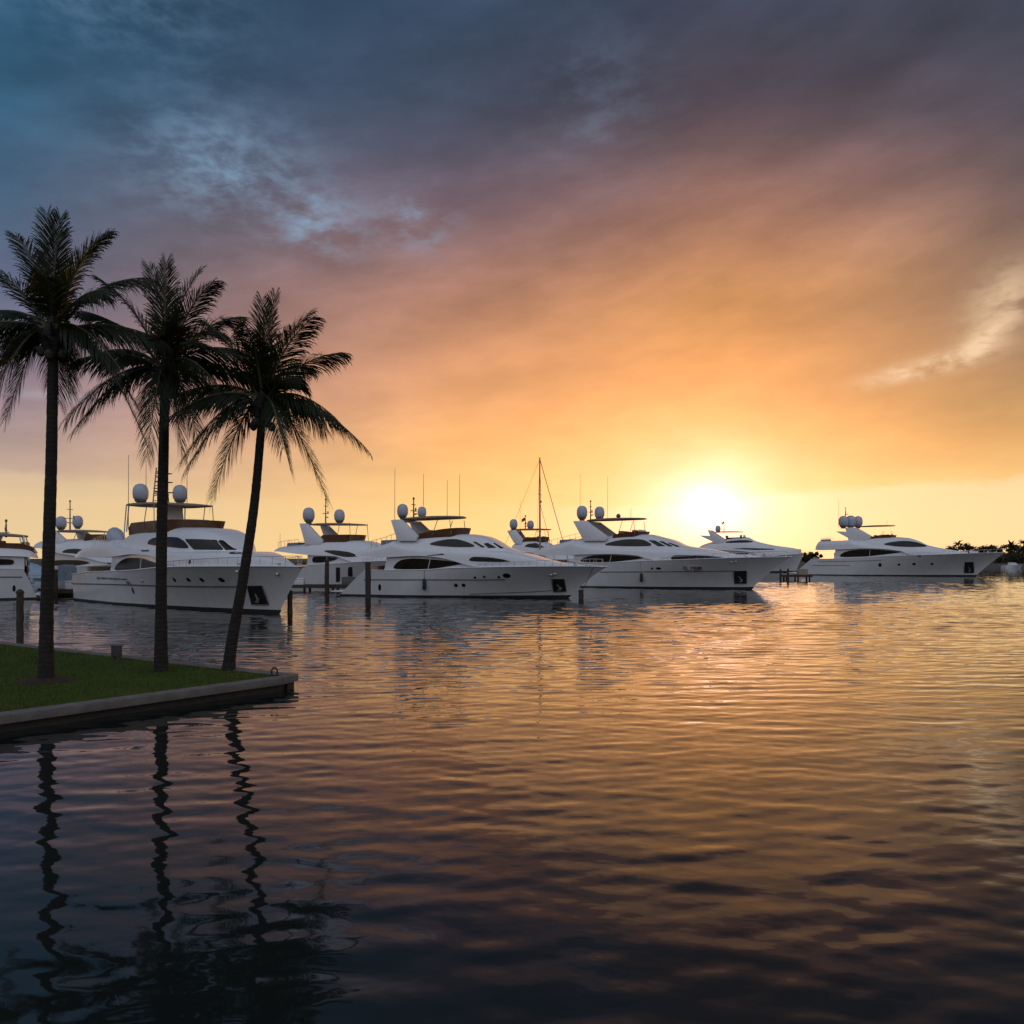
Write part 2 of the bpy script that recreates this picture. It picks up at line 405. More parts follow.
           'hull_port': [[(15.51, 2.01)], [(18.7, 2.07)], [(21.18, 2.21)], [(24.11, 2.22)], [(22.08, 3.7)]],
           'port_size': [(0.28, 0.38), (0.26, 0.2), (0.3, 0.22), (0.26, 0.2), (0.3, 0.16)],
           'hull_rub': [[(3.52, 1.85), (10.35, 1.95)], [(4.63, 2.61), (10.0, 2.7), (15.87, 2.94)]],
           'hull_chine': [],
           'hull_light': [],
           'upper_vent': [],
           'at_arch': (-2.2, [(9.35, 9.15), (11.29, 9.12), (13.99, 7.43), (13.38, 6.53), (9.98, 6.56)]),
           'at_fin': (-2.3, [(7.7, 8.43), (9.18, 8.41), (10.77, 7.5), (10.42, 6.84)]),
           'at_hardtop': (-1.9, [(11.44, 9.36), (17.92, 9.45)]),
           'hard_w': 2.2,
           'at_screen': (-2.0, [(14.06, 7.36), (16.12, 7.71), (18.21, 7.6)]),
           'many_dome': [(-1.6, [(8.99, 9.24), (8.99, 11.43), (8.29, 10.31)]), (0, [(10.16, 9.27), (10.16, 11.55), (9.48, 10.48)]),
                         (1.6, [(11.33, 9.34), (11.33, 11.48), (10.79, 10.52)])],
           'at_mast': (-0.6, [(9.3, 11.43), (9.3, 12.9)]),
           'many_whip': [(-1.9, [(8.14, 9.09), (8.07, 14.48)]), (1, [(16.48, 9.42), (16.48, 10.57)])],
           'at_aft': (-1.2, [(4.9, 6.63), (6.73, 6.8)])},
 'behind': {'origin': [-27.65, 99.64],
            'heading': -24,
            'beam': 6.2,
            'L': 22.85,
            'xwl': 20,
            'xs1': 0.23,
            'full': 2.4,
            'sheer': [(0.08, 2.41), (3.94, 2.49), (8.39, 2.68), (12.57, 2.93), (17.51, 3.1), (20.71, 3.16), (22.85, 3.16)],
            'wing_bot': [(0.14, 4.18), (3.69, 3.83), (6.39, 3.67), (8.73, 3.62), (10.42, 3.15), (11.81, 2.87), (21.16, 3.13)],
            'wing_top': [(-0.57, 4.53), (-0.26, 4.73), (3.89, 5.14), (5.24, 5.47), (8.76, 5.49), (11.31, 5.44), (13.24, 4.94), (15.35, 4.19),
                         (18.68, 3.61), (20.99, 3.27)],
            'upk': 0.9,
            'house_win': [[(5.36, 2.83), (5.43, 3.6), (9.3, 3.45), (8.59, 3.09), (6.84, 2.84)]],
            'upper_fwin': [],
            'upper_win': [[(6.85, 4.28), (8.81, 4.3), (10.77, 4.08), (12.25, 3.57), (10.37, 3.48), (8.7, 3.76)]],
            'hull_anchor': [],
            'hull_port': [],
            'port_size': [],
            'hull_rub': [],
            'hull_chine': [],
            'hull_light': [],
            'upper_vent': [],
            'hull_door': [[(9.16, 2.28), (9.71, 2.28), (9.39, 0.58), (8.88, 0.57)], [(10.8, 2.34), (11.4, 2.35), (10.98, 0.59), (10.41, 0.59)]],
            'at_arch': (-2.1, [(3.13, 7.55), (4.28, 7.53), (6.67, 5.47), (6.34, 4.93), (4.13, 4.94)]),
            'at_hardtop': (-2, [(4.05, 7.51), (10.9, 7.37)]),
            'hard_w': 2.1,
            'at_screen': (-2.0, [(5.97, 5.41), (6.41, 6.12), (10.66, 6.14)]),
            'many_dome': [(-1.7, [(4.22, 7.72), (4.22, 9.47), (3.37, 8.63)]), (1.7, [(6.22, 7.77), (6.22, 9.39), (5.4, 8.62)])],
            'at_mast': (0, [(5.43, 7.64), (5.43, 10.44)]),
            'many_whip': [(-2.0, [(0.12, 4.6), (0.12, 6.43)]), (-1.5, [(1.08, 4.97), (1.08, 5.7)])],
            'at_aft': (-1.2, [(-0.4, 4.73), (2.81, 5.08)])},
 'far_small': {'origin': [0.39, 122.25],
               'heading': -14,
               'beam': 4.6,
               'L': 14.74,
               'xwl': 12.8,
               'xs1': 0.13,
               'full': 2.4,
               'sheer': [(0.13, 2.45), (2.92, 2.6), (5.98, 2.76), (11.84, 2.98), (14.74, 3.05)],
               'wing_bot': [(-0.08, 4.33), (2.87, 4.17), (5.17, 3.65), (6.23, 2.76), (12.52, 2.94)],
               'wing_top': [(-0.27, 4.71), (-0.04, 5.32), (1.45, 6.07), (3.31, 6.13), (5.16, 5.75), (6.68, 4.99), (9.53, 3.8), (12.46, 3.13)],
               'upk': 0.9,
               'flag': 1,
               'house_win': [[(1.6, 2.82), (1.76, 3.65), (4.38, 3.43), (5.14, 3.05)]],
               'upper_fwin': [],
               'upper_win': [[(1.9, 5.06), (2.48, 5.48), (3.7, 5.6), (5.11, 4.93), (3.61, 4.85)]],
               'hull_anchor': [],
               'hull_port': [],
               'port_size': [],
               'hull_rub': [],
               'hull_chine': [],
               'hull_light': [],
               'upper_vent': [],
               'at_arch': (-1.6, [(-0.78, 7.43), (0.62, 7.61), (1.7, 6.06), (1.39, 5.31), (0.31, 5.61)]),
               'at_hardtop': (-1.5, [(-0.49, 7.67), (5.59, 7.68)]),
               'hard_w': 1.5,
               'at_screen': (-1.5, [(1.68, 6.06), (2.14, 6.42), (5.38, 6.54)]),
               'many_dome': [(-1.2, [(0.15, 7.74), (0.15, 9.25), (-0.57, 8.5)]), (1.2, [(2.23, 7.8), (2.23, 9.12), (1.68, 8.5)])],
               'at_mast': (0, [(1.69, 7.76), (1.69, 9.67)]),
               'many_whip': [(1.3, [(0.55, 7.82), (0.48, 12.29)])]},
 'sunlit': {'origin': [44.65, 194.53],
            'heading': -20,
            'beam': 6.6,
            'L': 24.75,
            'xwl': 23,
            'xs1': 1.87,
            'full': 2.6,
            'sheer': [(1.64, 2.54), (6.06, 2.79), (10.64, 3.15), (15.13, 3.5), (21.7, 4.06), (24.75, 4.29)],
            'wing_bot': [(1.13, 5.3), (4.87, 5.16), (8.56, 5.01), (12.87, 4.67), (15.11, 3.73), (19.52, 3.96), (24.1, 4.29)],
            'wing_top': [(1.0, 5.91), (1.71, 6.39), (3.82, 7.09), (6.85, 7.84), (9.84, 8.24), (12.12, 8.22), (14.15, 7.26), (18.39, 6.21),
                         (23.44, 5.36), (24.1, 4.78)],
            'upk': 0.9,
            'flag': 1,
            'house_win': [[(4.85, 3.26), (5.09, 4.45), (9.46, 4.56), (13.31, 4.32), (9.46, 3.5)]],
            'upper_fwin': [],
            'upper_win': [[(6.92, 6.82), (7.82, 7.29), (10.56, 7.51), (12.6, 7.45), (13.94, 6.98), (10.59, 6.85)],
                          [(8.56, 5.48), (11.74, 5.61), (17.75, 5.46), (18.63, 5.22), (13.98, 5.14)]],
            'hull_anchor': [],
            'hull_port': [],
            'port_size': [],
            'hull_rub': [],
            'hull_chine': [],
            'hull_light': [],
            'upper_vent': [],
            'at_arch': (-2.3, [(3.05, 10.05), (4.12, 9.71), (7.59, 7.3), (6.9, 6.35), (4.35, 6.84)]),
            'at_fin': (-2.4, [(1.09, 8.68), (3.43, 8.61), (4.6, 7.55), (3.9, 7.32)]),
            'at_hardtop': (-2.1, [(3.87, 9.52), (11.14, 9.51)]),
            'hard_w': 2.1,
            'at_screen': (-2.0, [(6.88, 7.31), (7.8, 8.11), (12.18, 8.18)]),
            'many_dome': [(0, [(5.29, 9.52), (5.29, 11.11), (4.73, 10.49)])],
            'at_mast': (1.8, [(6.53, 9.56), (6.53, 12.33)]),
            'many_whip': [(-1.8, [(3.44, 9.97), (3.44, 11.79)])]},
 'left_back': {'origin': [-51.87, 90.69],
               'heading': -24,
               'beam': 6.0,
               'L': 22.54,
               'xwl': 20.5,
               'xs1': 0.96,
               'full': 2.4,
               'sheer': [(0.8, 2.29), (6.45, 2.43), (12.54, 2.67), (17.49, 2.89), (20.86, 2.95), (22.54, 2.99)],
               'wing_bot': [(0.9, 4.49), (4.41, 3.87), (6.85, 3.61), (9.21, 3.29), (11.45, 2.93), (17.28, 2.83), (20.79, 2.89)],
               'wing_top': [(-0.5, 5.18), (-0.0, 5.35), (2.32, 5.42), (4.95, 5.51), (8.6, 5.32), (11.16, 4.98), (13.07, 4.44), (16.43, 3.6),
                            (20.48, 3.04)],
               'upk': 0.9,
               'house_win': [[(2.85, 2.52), (3.01, 3.17), (7.41, 3.18), (9.28, 2.87), (6.61, 2.54)]],
               'upper_fwin': [],
               'upper_win': [[(4.37, 3.98), (5.32, 4.36), (7.02, 4.4), (8.93, 4.14), (10.5, 3.71), (8.51, 3.65), (6.6, 3.89)],
                             [(9.49, 4.77), (10.04, 5.03), (11.88, 4.7), (11.57, 4.55)]],
               'hull_anchor': [],
               'hull_port': [],
               'port_size': [],
               'hull_rub': [],
               'hull_chine': [],
               'hull_light': [],
               'upper_vent': [],
               'at_arch': (-2.0, [(1.2, 6.37), (2.66, 6.46), (4.58, 5.35), (4.26, 4.81), (1.69, 4.93)]),
               'at_hardtop': (-1.9, [(2.53, 6.42), (7.5, 6.3)]),
               'hard_w': 2.0,
               'at_screen': (-1.8, [(7.14, 5.55), (7.6, 5.91), (8.21, 5.97)]),
               'many_dome': [(-1.5, [(3.11, 6.58), (3.11, 7.99), (2.35, 7.52)]), (1.5, [(1.86, 6.86), (1.86, 8.23), (1.06, 7.62)])],
               'at_mast': (0, [(2.57, 6.53), (2.57, 9.66)]),
               'many_whip': []},
 'left_edge': {'origin': [-40.47, 68.44],
               'heading': 208,
               'beam': 5.6,
               'L': 23.69,
               'xwl': 21,
               'xs1': 1.01,
               'full': 2.4,
               'sheer': [(1.08, 2.52), (2.6, 2.54), (6.58, 2.63), (12.13, 2.72), (17.94, 2.78), (23.69, 2.86)],
               'wing_bot': [(0.24, 3.42), (1.09, 3.54), (2.62, 3.58), (5.31, 3.5), (8.52, 2.83), (15.12, 2.91)],
               'wing_top': [(0.14, 3.54), (0.36, 4.13), (1.29, 4.3), (2.69, 4.37), (4.75, 4.31), (8.68, 3.58), (15.36, 3.05)],
               'upk': 0.9,
               'house_win': [[(1.66, 2.88), (1.66, 3.34), (5.33, 3.38), (5.46, 3.02), (2.63, 2.85)]],
               'upper_fwin': [],
               'upper_win': [],
               'hull_anchor': [],
               'hull_port': [[(1.64, 0.92)]],
               'port_size': [(0.12, 0.28)],
               'hull_rub': [[(1.08, 1.86), (5.28, 1.91)]],
               'hull_chine': [],
               'hull_light': [],
               'upper_vent': [],
               'at_hardtop': (1.9, [(0.83, 5.28), (4.5, 5.41)]),
               'hard_w': 1.9,
               'at_screen': (1.8, [(0.48, 4.33), (1.26, 4.64), (4.29, 4.67)]),
               'many_dome': [],
               'at_mast': (0, [(2.38, 5.35), (2.38, 6.46)]),
               'many_whip': []}}
PALMS = [('tallest coconut palm, leftmost of the three, straight trunk rising from a mulch ring', (-11.84, 20.32, 0.35),
  [(0.0, -0.15, 0.206), (0.01, 1.04, 0.166), (0.08, 3.58, 0.143), (0.15, 6.12, 0.131), (0.18, 8.41, 0.114)], (0.18, 0.0, 8.84),
  [(-0.33, 3.18, 0.3, 0.02), (0.48, 2.72, -0.5, 0.05), (1.17, 2.69, 0.5, 0.14), (1.75, 2.21, -0.8, 0.2), (2.24, 1.55, 0.4, 0.26), (2.01, 0.71, -1.2, 0.25),
   (2.36, 0.08, 0.9, 0.22), (-1.24, 2.67, 0.5, 0.12), (-1.91, 1.8, -0.3, 0.16), (-2.11, 0.71, 0.6, 0.2), (-2.36, -0.3, -0.9, 0.2), (-2.67, 0.2, 1.0, 0.16),
   (-2.74, -0.99, 0.4, 0.22), (-2.31, -1.32, 0.5, 0.28), (-1.4, -2.16, 0.3, 0.4), (-1.45, -3.02, -1.0, 0.38), (2.16, -1.14, -0.9, 0.3), (2.31, -2.85, 0.2, 0.44),
   (1.5, -1.57, 1.3, 0.35), (0.94, 0.84, -2.3, 0.25), (-0.71, -0.18, 2.4, 0.3), (0.33, -1.5, 0.25, 0.45), (-0.58, -1.57, 1.3, 0.4)],
  0.84, 1),
 ('coconut palm in the middle of the three, straight trunk in front of the nearest yacht', (-9.7, 22.11, 0.35),
  [(0.0, -0.15, 0.211), (0.0, 0.58, 0.174), (0.01, 3.07, 0.143), (0.06, 5.55, 0.137), (0.11, 7.9, 0.118)], (0.14, 0.0, 8.26),
  [(-0.61, 3.04, 0.3, 0.03), (0.14, 2.93, -0.3, 0.02), (0.75, 2.98, 0.5, 0.08), (-1.27, 2.21, -1.0, 0.15), (1.93, 1.66, 0.4, 0.24), (1.71, 2.18, -1.0, 0.2),
   (2.18, 0.47, -0.5, 0.26), (2.38, 0.0, 1.2, 0.25), (-1.82, 1.44, -0.8, 0.2), (-2.1, 0.75, 0.7, 0.22), (-1.71, 0.0, -1.4, 0.25), (-2.93, -1.27, 0.3, 0.33),
   (-1.99, -1.66, -0.9, 0.34), (-1.33, -1.11, 1.5, 0.35), (0.28, -2.29, 0.4, 0.5), (-0.17, -2.49, -0.8, 0.48), (1.08, -1.88, -0.5, 0.42), (1.71, -1.33, 1.0, 0.35),
   (2.04, -0.77, -1.6, 0.3), (0.8, 1.71, 2.3, 0.25), (1.08, 0.88, -2.2, 0.25)],
  0.84, 2),
 ('leaning curved coconut palm, rightmost of the three near the seawall point', (-7.92, 22.3, 0.35),
  [(0.0, -0.15, 0.201), (0.08, 0.56, 0.157), (0.42, 2.51, 0.135), (0.75, 4.74, 0.12), (0.95, 6.97, 0.108)], (0.96, 0.0, 7.42),
  [(-0.07, 2.98, 0.2, 0.02), (1.24, 2.65, 0.4, 0.13), (0.57, 2.82, -0.7, 0.06), (-1.3, 2.06, -0.6, 0.15), (2.16, 1.51, 0.3, 0.22), (1.74, 2.06, -1.2, 0.2),
   (1.27, 0.53, -0.9, 0.28), (2.83, -1.2, 0.3, 0.34), (2.3, -0.59, -1.1, 0.3), (1.77, -2.68, 0.2, 0.4), (0.71, -1.84, 0.3, 0.5), (0.93, -1.42, -1.2, 0.45),
   (-1.49, -2.62, 0.2, 0.36), (-1.74, -1.84, -0.8, 0.36), (-2.47, -1.51, 0.6, 0.36), (-2.3, -0.59, -0.9, 0.3), (-2.41, 0.39, 0.4, 0.24), (-1.74, 1.64, -0.5, 0.2),
   (-1.13, 2.4, 0.5, 0.12), (0.77, 1.51, 2.2, 0.25), (0.21, 1.64, -2.2, 0.25), (1.32, -0.45, 1.9, 0.3)],
  0.84, 3)]
FEND = {'second': (8.51, 1.13), 'third': (14.59, 1.21)}
# ---------------------------------------------------------------- mesh collector
class MB:
    def __init__(s): s.v, s.f = [], []
    def add(s, vs, fs):
        o = len(s.v); s.v += [tuple(p) for p in vs]; s.f += [tuple(i+o for i in f) for f in fs]; return s
    def box(s, c, d, rz=0, taper=1.0):
        ca, sa = math.cos(rz), math.sin(rz); vs = []
        for z in (-1, 1):
            k = taper if z > 0 else 1.0
            for x, y in ((-1, -1), (1, -1), (1, 1), (-1, 1)):
                X, Y = x*d[0]/2*k, y*d[1]/2*k
                vs.append((c[0]+X*ca-Y*sa, c[1]+X*sa+Y*ca, c[2]+z*d[2]/2))
        return s.add(vs, [(3, 2, 1, 0), (4, 5, 6, 7), (0, 1, 5, 4), (1, 2, 6, 5), (2, 3, 7, 6), (3, 0, 4, 7)])
    def loft(s, rings, cap=True, closed=True):
        n = len(rings[0]); vs = [p for r in rings for p in r]; fs = []
        m = n if closed else n-1
        for i in range(len(rings)-1):
            for j in range(m):
                a, b = i*n+j, i*n+(j+1) % n
                fs.append((a, b, b+n, a+n))
        if cap:
            fs.append(tuple(range(n-1, -1, -1))); o = (len(rings)-1)*n
            fs.append(tuple(range(o, o+n)))
        return s.add(vs, fs)
    def tube(s, pts, r, n=6):
        pts = [Vector(p) for p in pts]; rings = []
        for i, p in enumerate(pts):
            t = (pts[min(i+1, len(pts)-1)]-pts[max(i-1, 0)]).normalized()
            a = Vector((0, 0, 1)) if abs(t.z) < .9 else Vector((1, 0, 0))
            u = t.cross(a).normalized(); w = t.cross(u)
            rr = r[i] if isinstance(r, (list, tuple)) else r
            rings.append([p+(u*math.cos(k*2*math.pi/n)+w*math.sin(k*2*math.pi/n))*rr for k in range(n)])
        return s.loft(rings)
    def lathe(s, c, prof, n=16):
        return s.loft([[(c[0]+r*math.cos(k*2*math.pi/n), c[1]+r*math.sin(k*2*math.pi/n), c[2]+z) for k in range(n)] for r, z in prof])
    def prism(s, poly, y0, y1, dy_top=0.0, zr=None):
        """side-view polygon (x,z) extruded from y0 to y1; leans by dy_top at the top"""
        n = len(poly); z0 = min(p[1] for p in poly); z1 = max(p[1] for p in poly)
        def q(p, y): return (p[0], y+dy_top*(p[1]-z0)/(z1-z0+1e-6), p[1])
        vs = [q(p, y0) for p in poly]+[q(p, y1) for p in poly]
        fs = [tuple(range(n)), tuple(range(2*n-1, n-1, -1))]
        fs += [(i, i+n, (i+1) % n+n, (i+1) % n) for i in range(n)]
        return s.add(vs, fs)
    def grid(s, rows, flip=False):
        n = len(rows[0]); vs = [p for r in rows for p in r]
        fs = [(i*n+j, i*n+j+1, (i+1)*n+j+1, (i+1)*n+j) for i in range(len(rows)-1) for j in range(n-1)]
        return s.add(vs, fs)
    def build(s, name, mat, parent=None, smooth=30, bevel=0.0):
        me = bpy.data.meshes.new(name); me.from_pydata(s.v, [], s.f); me.update()
        bm = bmesh.new(); bm.from_mesh(me)
        bmesh.ops.remove_doubles(bm, verts=bm.verts, dist=1e-4)
        bmesh.ops.dissolve_degenerate(bm, edges=bm.edges, dist=1e-4)
        if bevel > 0:
            bmesh.ops.bevel(bm, geom=[e for e in bm.edges if len(e.link_faces) == 2 and e.calc_face_angle(0) > .6], offset=bevel, segments=2, affect='EDGES', profile=.6, clamp_overlap=True)
        bmesh.ops.recalc_face_normals(bm, faces=bm.faces)
        bm.to_mesh(me); bm.free()
        if smooth:
            me.shade_smooth(); me.set_sharp_from_angle(angle=R(smooth))
        if mat: me.materials.append(mat)
        o = bpy.data.objects.new(name, me); C.objects.link(o)
        if parent: o.parent = parent
        return o

def tag(o, label=None, cat=None, group=None, kind=None):
    if label: o['label'] = label
    if cat: o['category'] = cat
    if group: o['group'] = group
    if kind: o['kind'] = kind
    return o
def thing(name, label, cat, loc=(0, 0, 0), rz=0, group=None):
    o = bpy.data.objects.new(name, None); o.empty_display_size = .3; C.objects.link(o)
    o.location = loc; o.rotation_euler = (0, 0, rz)
    return tag(o, label, cat, group)

# ---------------------------------------------------------------- materials
def mat(name, col, rough=.5, metal=0, var=.12, vscale=3, spec=.5, coat=0, trans=None, bump=0, bscale=20, coord='Object'):
    m = bpy.data.materials.new(name); m.use_nodes = True
    t = m.node_tree; b = t.nodes['Principled BSDF']
    tc = t.nodes.new('ShaderNodeTexCoord')
    n = noise(t, tc.outputs[coord], vscale, 5, .6)
    lo = tuple(v*(1-var) for v in col[:3])+(1,); hi = tuple(min(1, v*(1+var)) for v in col[:3])+(1,)
    t.links.new(ramp(t, n.outputs[0], [(.3, lo), (.7, hi)]), b.inputs['Base Color'])
    r = V(t, n.outputs[0])*(rough*.5)+rough*.75
    t.links.new(r.k, b.inputs['Roughness'])
    b.inputs['Metallic'].default_value = metal
    b.inputs['Specular IOR Level'].default_value = spec
    b.inputs['Coat Weight'].default_value = coat
    if bump:
        n2 = noise(t, tc.outputs[coord], bscale, 4, .6)
        bu = t.nodes.new('ShaderNodeBump'); bu.inputs['Strength'].default_value = bump; bu.inputs['Distance'].default_value = .05
        t.links.new(n2.outputs[0], bu.inputs['Height']); t.links.new(bu.outputs[0], b.inputs['Normal'])
    if trans:
        tr = t.nodes.new('ShaderNodeBsdfTranslucent'); tr.inputs[0].default_value = trans[0]+(1,)
        ms = t.nodes.new('ShaderNodeMixShader'); ms.inputs[0].default_value = trans[1]
        o = t.nodes['Material Output']
        t.links.new(b.outputs[0], ms.inputs[1]); t.links.new(tr.outputs[0], ms.inputs[2]); t.links.new(ms.outputs[0], o.inputs[0])
    return m
M = {}
M['gel'] = mat('white_gelcoat', (.64, .65, .66), .14, var=.06, vscale=.9, coat=.2)
M['gel2'] = mat('white_superstructure', (.74, .75, .78), .28, var=.03, vscale=.8, coat=.1)
M['boot'] = mat('dark_bottom_paint', (.02, .02, .022), .55, var=.3)
M['glass'] = mat('dark_tinted_glass', (.012, .009, .007), .12, var=.3, vscale=1.5, spec=.3)
M['line'] = mat('dark_rub_rail', (.10, .11, .12), .45, var=.2)
M['screen'] = mat('bronze_tinted_screen', (.16, .09, .05), .25, var=.25, vscale=2, trans=((.5, .26, .12), .35))
M['canvas'] = mat('cream_canvas', (.42, .34, .26), .8, var=.12, trans=((.5, .36, .2), .2))
M['dome'] = mat('radome_shell', (.43, .47, .55), .4, var=.04)
M['grey'] = mat('grey_plastic', (.12, .125, .13), .5, var=.15)
M['dark'] = mat('black_recess', (.012, .012, .013), .6, var=.3)
M['steel'] = mat('stainless_steel', (.62, .63, .65), .25, metal=1, var=.1)
M['dullmetal'] = mat('dull_metal', (.28, .28, .29), .5, metal=.6, var=.2)
M['rubber'] = mat('black_fender_rubber', (.018, .018, .02), .6, var=.3)
M['cushion'] = mat('tan_cushion', (.32, .22, .15), .8, var=.15)
M['bluecanvas'] = mat('blue_grey_tarp', (.30, .40, .52), .75, var=.15, vscale=2, bump=.3, bscale=6)
M['greycanvas'] = mat('grey_cover', (.16, .20, .25), .8, var=.15, bump=.3, bscale=6)
M['wood'] = mat('weathered_dock_timber', (.075, .05, .034), .85, var=.35, vscale=6, bump=.5, bscale=14)
M['piling'] = mat('dark_piling_timber', (.055, .042, .034), .9, var=.35, vscale=5, bump=.6, bscale=10)
M['teak'] = mat('teak_planks', (.25, .15, .08), .7, var=.2, vscale=8)
M['letter'] = mat('dark_lettering', (.03, .015, .02), .5)
M['lettergrey'] = mat('grey_script_lettering', (.07, .08, .10), .5)
M['board'] = mat('pale_name_board', (.85, .80, .80), .5, var=.05)
M['red'] = mat('red_brown_cloth', (.22, .07, .04), .8)
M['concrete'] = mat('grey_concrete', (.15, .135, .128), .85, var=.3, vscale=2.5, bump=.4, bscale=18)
M['darkwall'] = mat('dark_seawall', (.025, .025, .022), .6, var=.4, vscale=3, bump=.5, bscale=8)  # wall face below the cap, much darker than the cap concrete
M['mulch'] = mat('brown_mulch', (.035, .018, .012), .95, var=.5, vscale=14, bump=.8, bscale=30)
M['blade'] = mat('grass_blades', (.048, .088, .004), .7, var=.4, vscale=.8)
M['leaf'] = mat('far_foliage', (.045, .042, .016), .8, var=.5, vscale=.4)
M['bark'] = mat('tree_bark', (.05, .04, .03), .9, var=.3)
M['stucco'] = mat('beige_stucco', (.32, .27, .22), .9, var=.1)
M['roof'] = mat('brown_roof_tiles', (.12, .07, .05), .9, var=.3)
M['land'] = mat('dark_shore_soil', (.05, .05, .03), .95, var=.3, vscale=.1)

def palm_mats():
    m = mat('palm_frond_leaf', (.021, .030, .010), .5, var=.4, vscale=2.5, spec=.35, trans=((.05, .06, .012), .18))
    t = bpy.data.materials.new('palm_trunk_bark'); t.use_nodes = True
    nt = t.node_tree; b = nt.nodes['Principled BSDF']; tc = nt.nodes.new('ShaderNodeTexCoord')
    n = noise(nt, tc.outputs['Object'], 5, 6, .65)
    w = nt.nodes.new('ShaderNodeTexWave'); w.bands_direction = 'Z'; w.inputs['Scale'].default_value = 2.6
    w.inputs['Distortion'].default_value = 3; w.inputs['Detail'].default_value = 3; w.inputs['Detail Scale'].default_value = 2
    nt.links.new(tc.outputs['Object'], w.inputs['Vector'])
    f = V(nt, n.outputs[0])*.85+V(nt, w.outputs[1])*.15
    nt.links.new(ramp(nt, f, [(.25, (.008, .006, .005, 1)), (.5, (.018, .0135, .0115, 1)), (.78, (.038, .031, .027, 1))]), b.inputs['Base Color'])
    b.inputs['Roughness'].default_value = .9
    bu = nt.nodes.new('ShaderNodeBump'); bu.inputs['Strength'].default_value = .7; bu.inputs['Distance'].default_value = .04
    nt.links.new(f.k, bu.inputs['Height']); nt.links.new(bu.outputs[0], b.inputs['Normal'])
    return m, t
M['boxgrey'] = mat('weathered_grey_paint', (.07, .068, .066), .7, var=.3)
M['anchor'] = mat('galvanised_anchor', (.16, .14, .12), .5, metal=.4, var=.4)
M['frond'], M['trunk'] = palm_mats()
M['rachis'] = mat('frond_midrib', (.10, .095, .04), .6, var=.2)

# ---------------------------------------------------------------- water
def water_mat():
    m = bpy.data.materials.new('harbour_water'); m.use_nodes = True
    nt = m.node_tree; b = nt.nodes['Principled BSDF']
    geo = nt.nodes.new('ShaderNodeNewGeometry'); s = nt.nodes.new('ShaderNodeSeparateXYZ')
    nt.links.new(geo.outputs['Position'], s.inputs[0])
    X, Y = V(nt, s.outputs[0]), V(nt, s.outputs[1])
    # slopes of the ripples; their crests run roughly along x, so y varies faster
    sx = sy = None
    def layer(sc, str_, ax, ay, ang, det, dist=.0):
        nonlocal sx, sy
        ca, sa = math.cos(R(ang)), math.sin(R(ang))
        v = vec(nt, (X*ca+Y*sa)*(sc*str_), (Y*ca-X*sa)*sc, ang*1.7)
        n = noise(nt, v, 1.0, det, .5, dist)
        q = nt.nodes.new('ShaderNodeSeparateColor'); nt.links.new(n.outputs[1], q.inputs[0])
        a = (V(nt, q.outputs[0])-.5)*ax; c2 = (V(nt, q.outputs[1])-.5)*ay
        sx = a if sx is None else sx+a; sy = c2 if sy is None else sy+c2
    layer(4.6, .28, .022, .078, 9, 1, .2)
    layer(12., .45, .022, .04, -13, 1)
    # calm and ruffled patches
    pn = V(nt, noise(nt, vec(nt, X*.05, Y*.09, 0.0), 1.0, 3, .5).outputs[0]).sst(.3, .7)*.6+.7
    ns = nt.nodes.new('ShaderNodeSeparateXYZ'); nt.links.new(geo.outputs['Normal'], ns.inputs[0])
    nv = nt.nodes.new('ShaderNodeVectorMath'); nv.operation = 'NORMALIZE'
    nt.links.new(vec(nt, V(nt, ns.outputs[0])-sx*pn, V(nt, ns.outputs[1])-sy*pn, V(nt, ns.outputs[2])), nv.inputs[0])
    nt.links.new(nv.outputs[0], b.inputs['Normal'])
    b.inputs['Base Color'].default_value = (.012, .016, .015, 1)
    b.inputs['Roughness'].default_value = .03; b.inputs['IOR'].default_value = 1.42
    return m
import numpy as np
